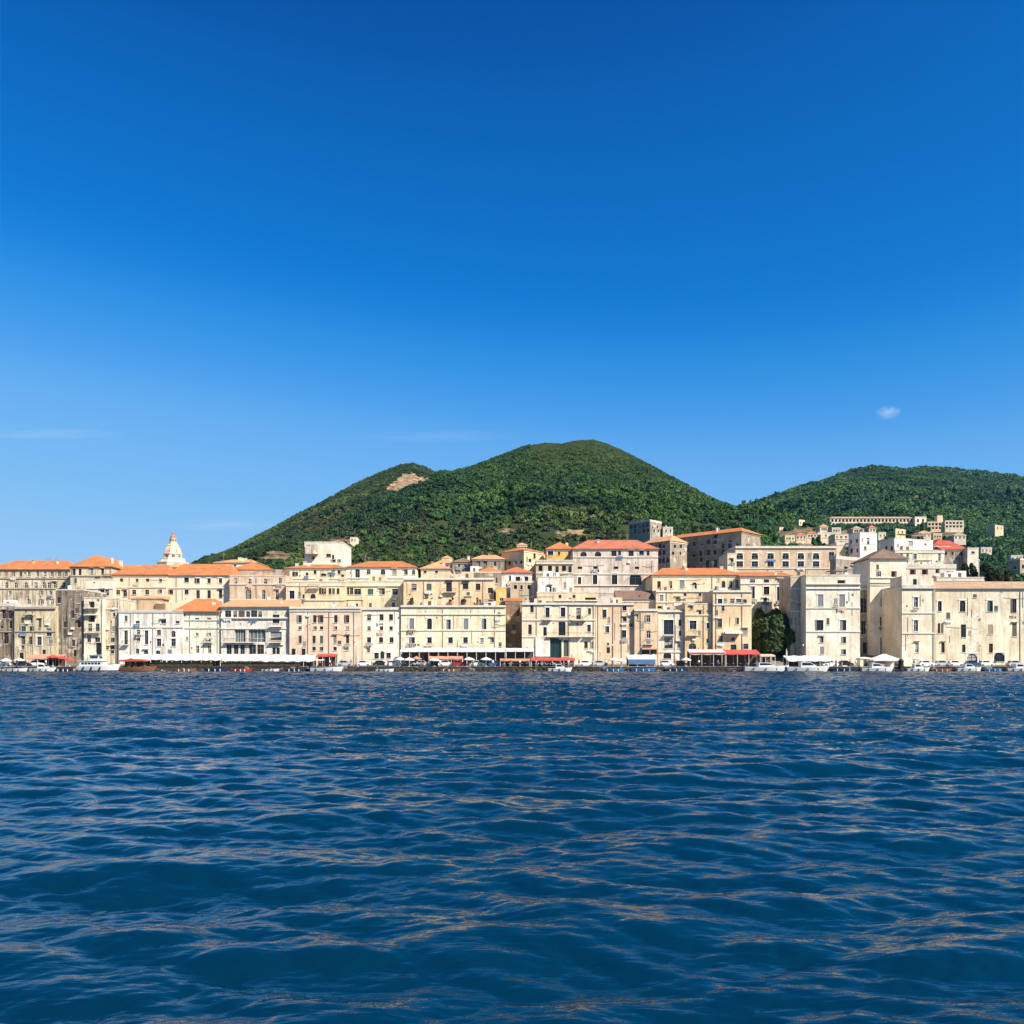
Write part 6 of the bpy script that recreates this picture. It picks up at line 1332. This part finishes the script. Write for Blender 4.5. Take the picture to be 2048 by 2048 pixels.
# ---------------------------------------------------------------- people, cafe furniture, added dark hedges
SKIN = plain('skin', (0.50, 0.30, 0.20), .6, var=.05); HAIR = [plain('dark_hair', (0.02, .014, .01), .7), plain('brown_hair', (0.09, .05, .025), .7)]
def person_mesh(name, pose, shirt, trouser):
    P_ = {'pel': (0,0,.95,.15), 'wa': (0,0,1.08,.135), 'ch': (0,.0,1.32,.165), 'nk': (0,0,1.48,.06), 'hd': (0,-.02,1.56,.085), 'ht': (0,-.02,1.70,.095)}
    st, ab = pose
    for s, sg in (('l', -1), ('r', 1)):
        P_['hip'+s] = (sg*.10, 0, .88, .105); P_['kn'+s] = (sg*.11, -st*sg*.16-.01, .49, .075); P_['an'+s] = (sg*.11, -st*sg*.26+(.05 if st else 0), .09, .05); P_['to'+s] = (sg*.13, -st*sg*.26-.16, .04, .04)
        P_['sh'+s] = (sg*.19, 0, 1.40, .07); P_['el'+s] = (sg*.25, st*sg*.10+.03, 1.13, .048); P_['wr'+s] = (sg*.24, st*sg*.16-(.25 if ab else .02), (1.12 if ab else .88), .036); P_['ha'+s] = (sg*.22, st*sg*.17-(.36 if ab else .04), (1.16 if ab else .78), .035)
    names = list(P_); E = [('pel','wa'),('wa','ch'),('ch','nk'),('nk','hd'),('hd','ht')]
    for s in 'lr': E += [('pel','hip'+s),('hip'+s,'kn'+s),('kn'+s,'an'+s),('an'+s,'to'+s),('ch','sh'+s),('sh'+s,'el'+s),('el'+s,'wr'+s),('wr'+s,'ha'+s)]
    me = bpy.data.meshes.new(name); me.from_pydata([P_[n][:3] for n in names], [(names.index(a), names.index(b_)) for a, b_ in E], [])
    o = bpy.data.objects.new(name, me); COL.objects.link(o)
    sk = o.modifiers.new('skin', 'SKIN'); sv = me.skin_vertices[0].data
    for i, n in enumerate(names): r = P_[n][3]; sv[i].radius = (r*1.15, r) if n in ('ch', 'wa', 'pel') else (r, r); sv[i].use_root = n == 'pel'
    o.modifiers.new('smooth', 'SUBSURF').levels = 1; o.modifiers['smooth'].render_levels = 1
    dg = bpy.context.evaluated_depsgraph_get(); m2 = bpy.data.meshes.new_from_object(o.evaluated_get(dg)); bpy.data.objects.remove(o)
    m2.name = name; m2.materials.clear()
    for mm in (SKIN, shirt, trouser, M['wood']): m2.materials.append(mm)
    for p in m2.polygons:
        z = p.center.z; far = abs(p.center.x) > .215 and z < 1.2
        p.material_index = 3 if z < .09 else 2 if z < .98 and not far else 1 if z < 1.47 and not (far and z < 1.12) and not (far and pose[1] and p.center.y < -.15) else 0
        p.use_smooth = True
    return m2
CLOTH = dict(white=(.72,.70,.66), black=(.02,.02,.022), red=(.45,.04,.03), blue=(.05,.12,.30), tan=(.45,.34,.22), grey=(.25,.25,.25), navy=(.02,.03,.07), pink=(.6,.25,.25))
CL = {k: plain('cloth_'+k, v, .85, var=.1, scale=6) for k, v in CLOTH.items()}
PM = {}
def person(px, Y, sh, tr, pose, where, rz):
    k = (sh, tr, pose)
    if k not in PM: PM[k] = person_mesh('person', pose, CL[sh], CL[tr])
    o = bpy.data.objects.new('person', PM[k]); COL.objects.link(o); o.location = (xpx(px, Y), Y, QZ-.01); o.rotation_euler = (0, 0, R(rz))
    act = {(0,0): 'standing', (1,0): 'walking', (0,1): 'standing with raised hands'}[pose]
    tag(o, f'person in {sh} top and {tr} trousers {act} {where}', 'person', 'people on the promenade')
    h = MB(); h.lathe([(.06,1.60),(.107,1.63),(.112,1.70),(.085,1.775),(.03,1.80)], 9, (0,.005,0)); hh = h.build('hair', HAIR[px % 2], o, True)
for a in [(640,220.6,'red','black',(0,0),'beside the red kiosk',20),(660,220.4,'white','navy',(1,0),'in front of the red kiosk',80),(684,220.9,'black','grey',(1,0),'left of the silver parked car',-70),(702,220.5,'blue','tan',(0,0),'by the closed white parasol',10),
          (744,220.6,'white','black',(1,0),'before the big yellow archway',90),(776,220.7,'red','navy',(0,1),'by the yellow arches',0),(809,220.3,'black','black',(0,0),'between the left white parasols',40),(842,220.6,'pink','grey',(1,0),'near the orange parasol',-80),
          (880,220.4,'white','tan',(0,0),'under the faded terracotta awning',0),(908,220.6,'navy','black',(1,0),'in front of the red parked car',85),(946,220.5,'tan','navy',(0,1),'by the right parasols',-20),(986,220.8,'white','blue',(0,0),'at the corner of the cream palace',30),
          (1008,220.5,'black','tan',(1,0),'at the pink red awning',75),(1022,220.3,'red','grey',(0,0),'at the pink red awning',-15),(1040,220.6,'white','black',(0,1),'before the narrow brown house',10),(1056,220.4,'blue','black',(0,0),'before the narrow brown house',0),
          (1072,220.5,'white','grey',(1,0),'left of the long red awning',-85),(1088,220.3,'black','navy',(0,0),'under the long red awning',15),(1103,220.6,'red','black',(0,0),'under the long red awning',-30),(1120,220.4,'tan','black',(1,0),'under the long red awning',80),
          (1137,220.5,'white','tan',(0,0),'right below the long red awning',0),(1158,220.4,'navy','grey',(1,0),'right of the long red awning',-75),(1185,220.6,'grey','black',(0,0),'before the plain peach tower',25),(1212,220.3,'white','navy',(0,0),'near the peach tower lamp',-10),
          (1322,220.4,'black','grey',(1,0),'right of the blue market stall',85),(1350,220.6,'red','tan',(0,0),'by the bay house arches',5),(1398,220.9,'white','black',(0,1),'below the white restaurant canopy',0),(1436,220.8,'blue','navy',(0,0),'where white canopy meets red canopy',20),
          (1490,220.7,'black','black',(1,0),'under the wide red canopy',-80),(1672,221.0,'red','navy',(0,0),'right of the white marquee',0),(1684,220.8,'black','grey',(0,0),'right of the white marquee',35),(1700,220.9,'red','black',(1,0),'before the tall pale block',80),(1712,220.6,'white','tan',(0,0),'left of the small cream hut',-20),
          (1828,220.8,'navy','tan',(1,0),'before the pale corner tower',85),(1900,220.7,'white','grey',(0,0),'before the barracks',10),(1990,220.9,'black','tan',(1,0),'by the second barracks arch',-75),(34,220.8,'black','navy',(0,0),'left of the terracotta pavilion',0),(92,220.6,'white','grey',(1,0),'under the terracotta pavilion',80)]:
    person(*a)
def cafe_table():
    root = empty('cafe_table', (0,0,0)); m = MB(); m.lathe([(.36,.71),(.37,.72),(.37,.745),(.35,.75)], 12); m.build('table_top', M['post_w'], root)
    m = MB(); m.lathe([(.22,0),(.2,.03),(.035,.06),(.035,.71)], 8); m.build('leg', M['iron'], root); return root
def cafe_chair(mat):
    root = empty('cafe_chair', (0,0,0)); MB().box(-.21,.21,-.2,.2,.43,.47).build('seat', mat, root); m = MB(); m.box(-.2,.2,.18,.21,.55,.88); m.box(-.2,-.17,.18,.21,.47,.55); m.box(.17,.2,.18,.21,.47,.55); m.build('backrest', mat, root)
    for sx in (-1, 1):
        for sy in (-1, 1): MB().tube((sx*.18,sy*.17,0),(sx*.18,sy*.17,.43),.018,n=5).build('leg', M['iron'], root)
    return root
tp, cp = cafe_table(), [cafe_chair(M['post_w']), cafe_chair(M['wood'])]; first = {id(tp): 1, id(cp[0]): 1, id(cp[1]): 1}
def put(pr, x, y, rz, lab, cat, grp):
    if first.pop(id(pr), None): o = pr
    else: o = copy_tree(pr)
    o.location = (x, y, QZ); o.rotation_euler = (0, 0, R(rz)); tag(o, lab, cat, grp)
for (a, b_, n, ci, where) in [(1004, 1056, 6, 1, 'under the pink red awning'), (1066, 1148, 9, 0, 'under the long red awning'), (806, 846, 5, 0, 'among the parasols left of the cream palace'), (1388, 1516, 9, 1, 'under the big restaurant canopies')]:
    for i in range(n):
        x = xpx(a+(b_-a)*(i+.5)/n, 221.2); put(tp, x, 221.3, 0, f'small round white cafe table {where}', 'table', f'cafe tables {where}')
        for s in (-1, 1): put(cp[ci], x+s*.62, 221.3, -90*s+rr_.uniform(-25, 25), f'{"white" if ci == 0 else "dark"} cafe chair {where}', 'chair', f'cafe chairs {where}')
def planter(i):
    root = empty('added_hedge_box', (0,0,0)); MB().box(0,3.7,0,.55,0,.55).build('box', M['wood'], root)  # hedges added to darken the shaded band under the canopy fronts
    V_, F_ = crown_arrays(np.random.default_rng(200+i), 34, 46, 1.0, 1.0, .16); V_ = V_*np.array([2.1, .42, .55])+np.array([1.85, .28, .42]); np_mesh('hedge', V_, F_, M['hedge_leaf'], False, root); return root
M['hedge_leaf'] = leaf_material('hedge_foliage', (0.026, 0.038, 0.016), False)
pp = [planter(0), planter(1)]; first.update({id(pp[0]): 1, id(pp[1]): 1}); k = 0
for (a, b_, where) in [(300, 440, 'before the canopies of the long white palace and orange roofed house'), (444, 615, 'before the canopies of the glazed veranda house')]:
    x = xpx(a, 220.5)
    while x+3.7 < xpx(b_, 220.5): put(pp[k % 2], x, 220.2, 0, f'added dark hedge box {where}', 'planter', f'added dark hedges {where}'); x += 3.95; k += 1

for i, (px_, py_, w_, h_, dn, lab) in enumerate([(95, 868, 170, 9, .0022, 'faint flat streak of cloud low over the far left roofs'), (880, 872, 190, 12, .0012, 'faint veil of cloud just left of the main summit'), (450, 1050, 150, 14, .0016, 'thin pale cloud streak low beside the left foot of the hill')]):
    o = bpy.data.objects.new('cloud', cl.data.copy()); COL.objects.link(o); mm = m.copy(); o.data.materials[0] = mm
    for n_ in mm.node_tree.nodes:
        if n_.type == 'MATH' and not n_.inputs[1].is_linked and abs(n_.inputs[1].default_value-.014) < 1e-4: n_.inputs[1].default_value = dn
        if n_.type == 'TEX_NOISE': n_.inputs['Scale'].default_value = 1.6
    o.location = P(px_, py_, 6500); o.scale = (w_*6500/F, 160, h_*6500/F); tag(o, lab, 'cloud')

# ---------------------------------------------------------------- thin sea air
m, t, b = new_mat('sea_air'); t.nodes.remove(b)
pv = N(t, 'ShaderNodeVolumePrincipled'); pv.inputs['Color'].default_value = (0.25, 0.62, 1.0, 1); pv.inputs['Density'].default_value = 0.000022; pv.inputs['Anisotropy'].default_value = 0.2
t.links.new(pv.outputs[0], t.nodes['Material Output'].inputs['Volume'])
hz = MB().box(-2700, 2700, -70, 2900, -11.5, 460).build('haze', m); tag(hz, 'thin pale sea haze over the water and the hills', kind='stuff')
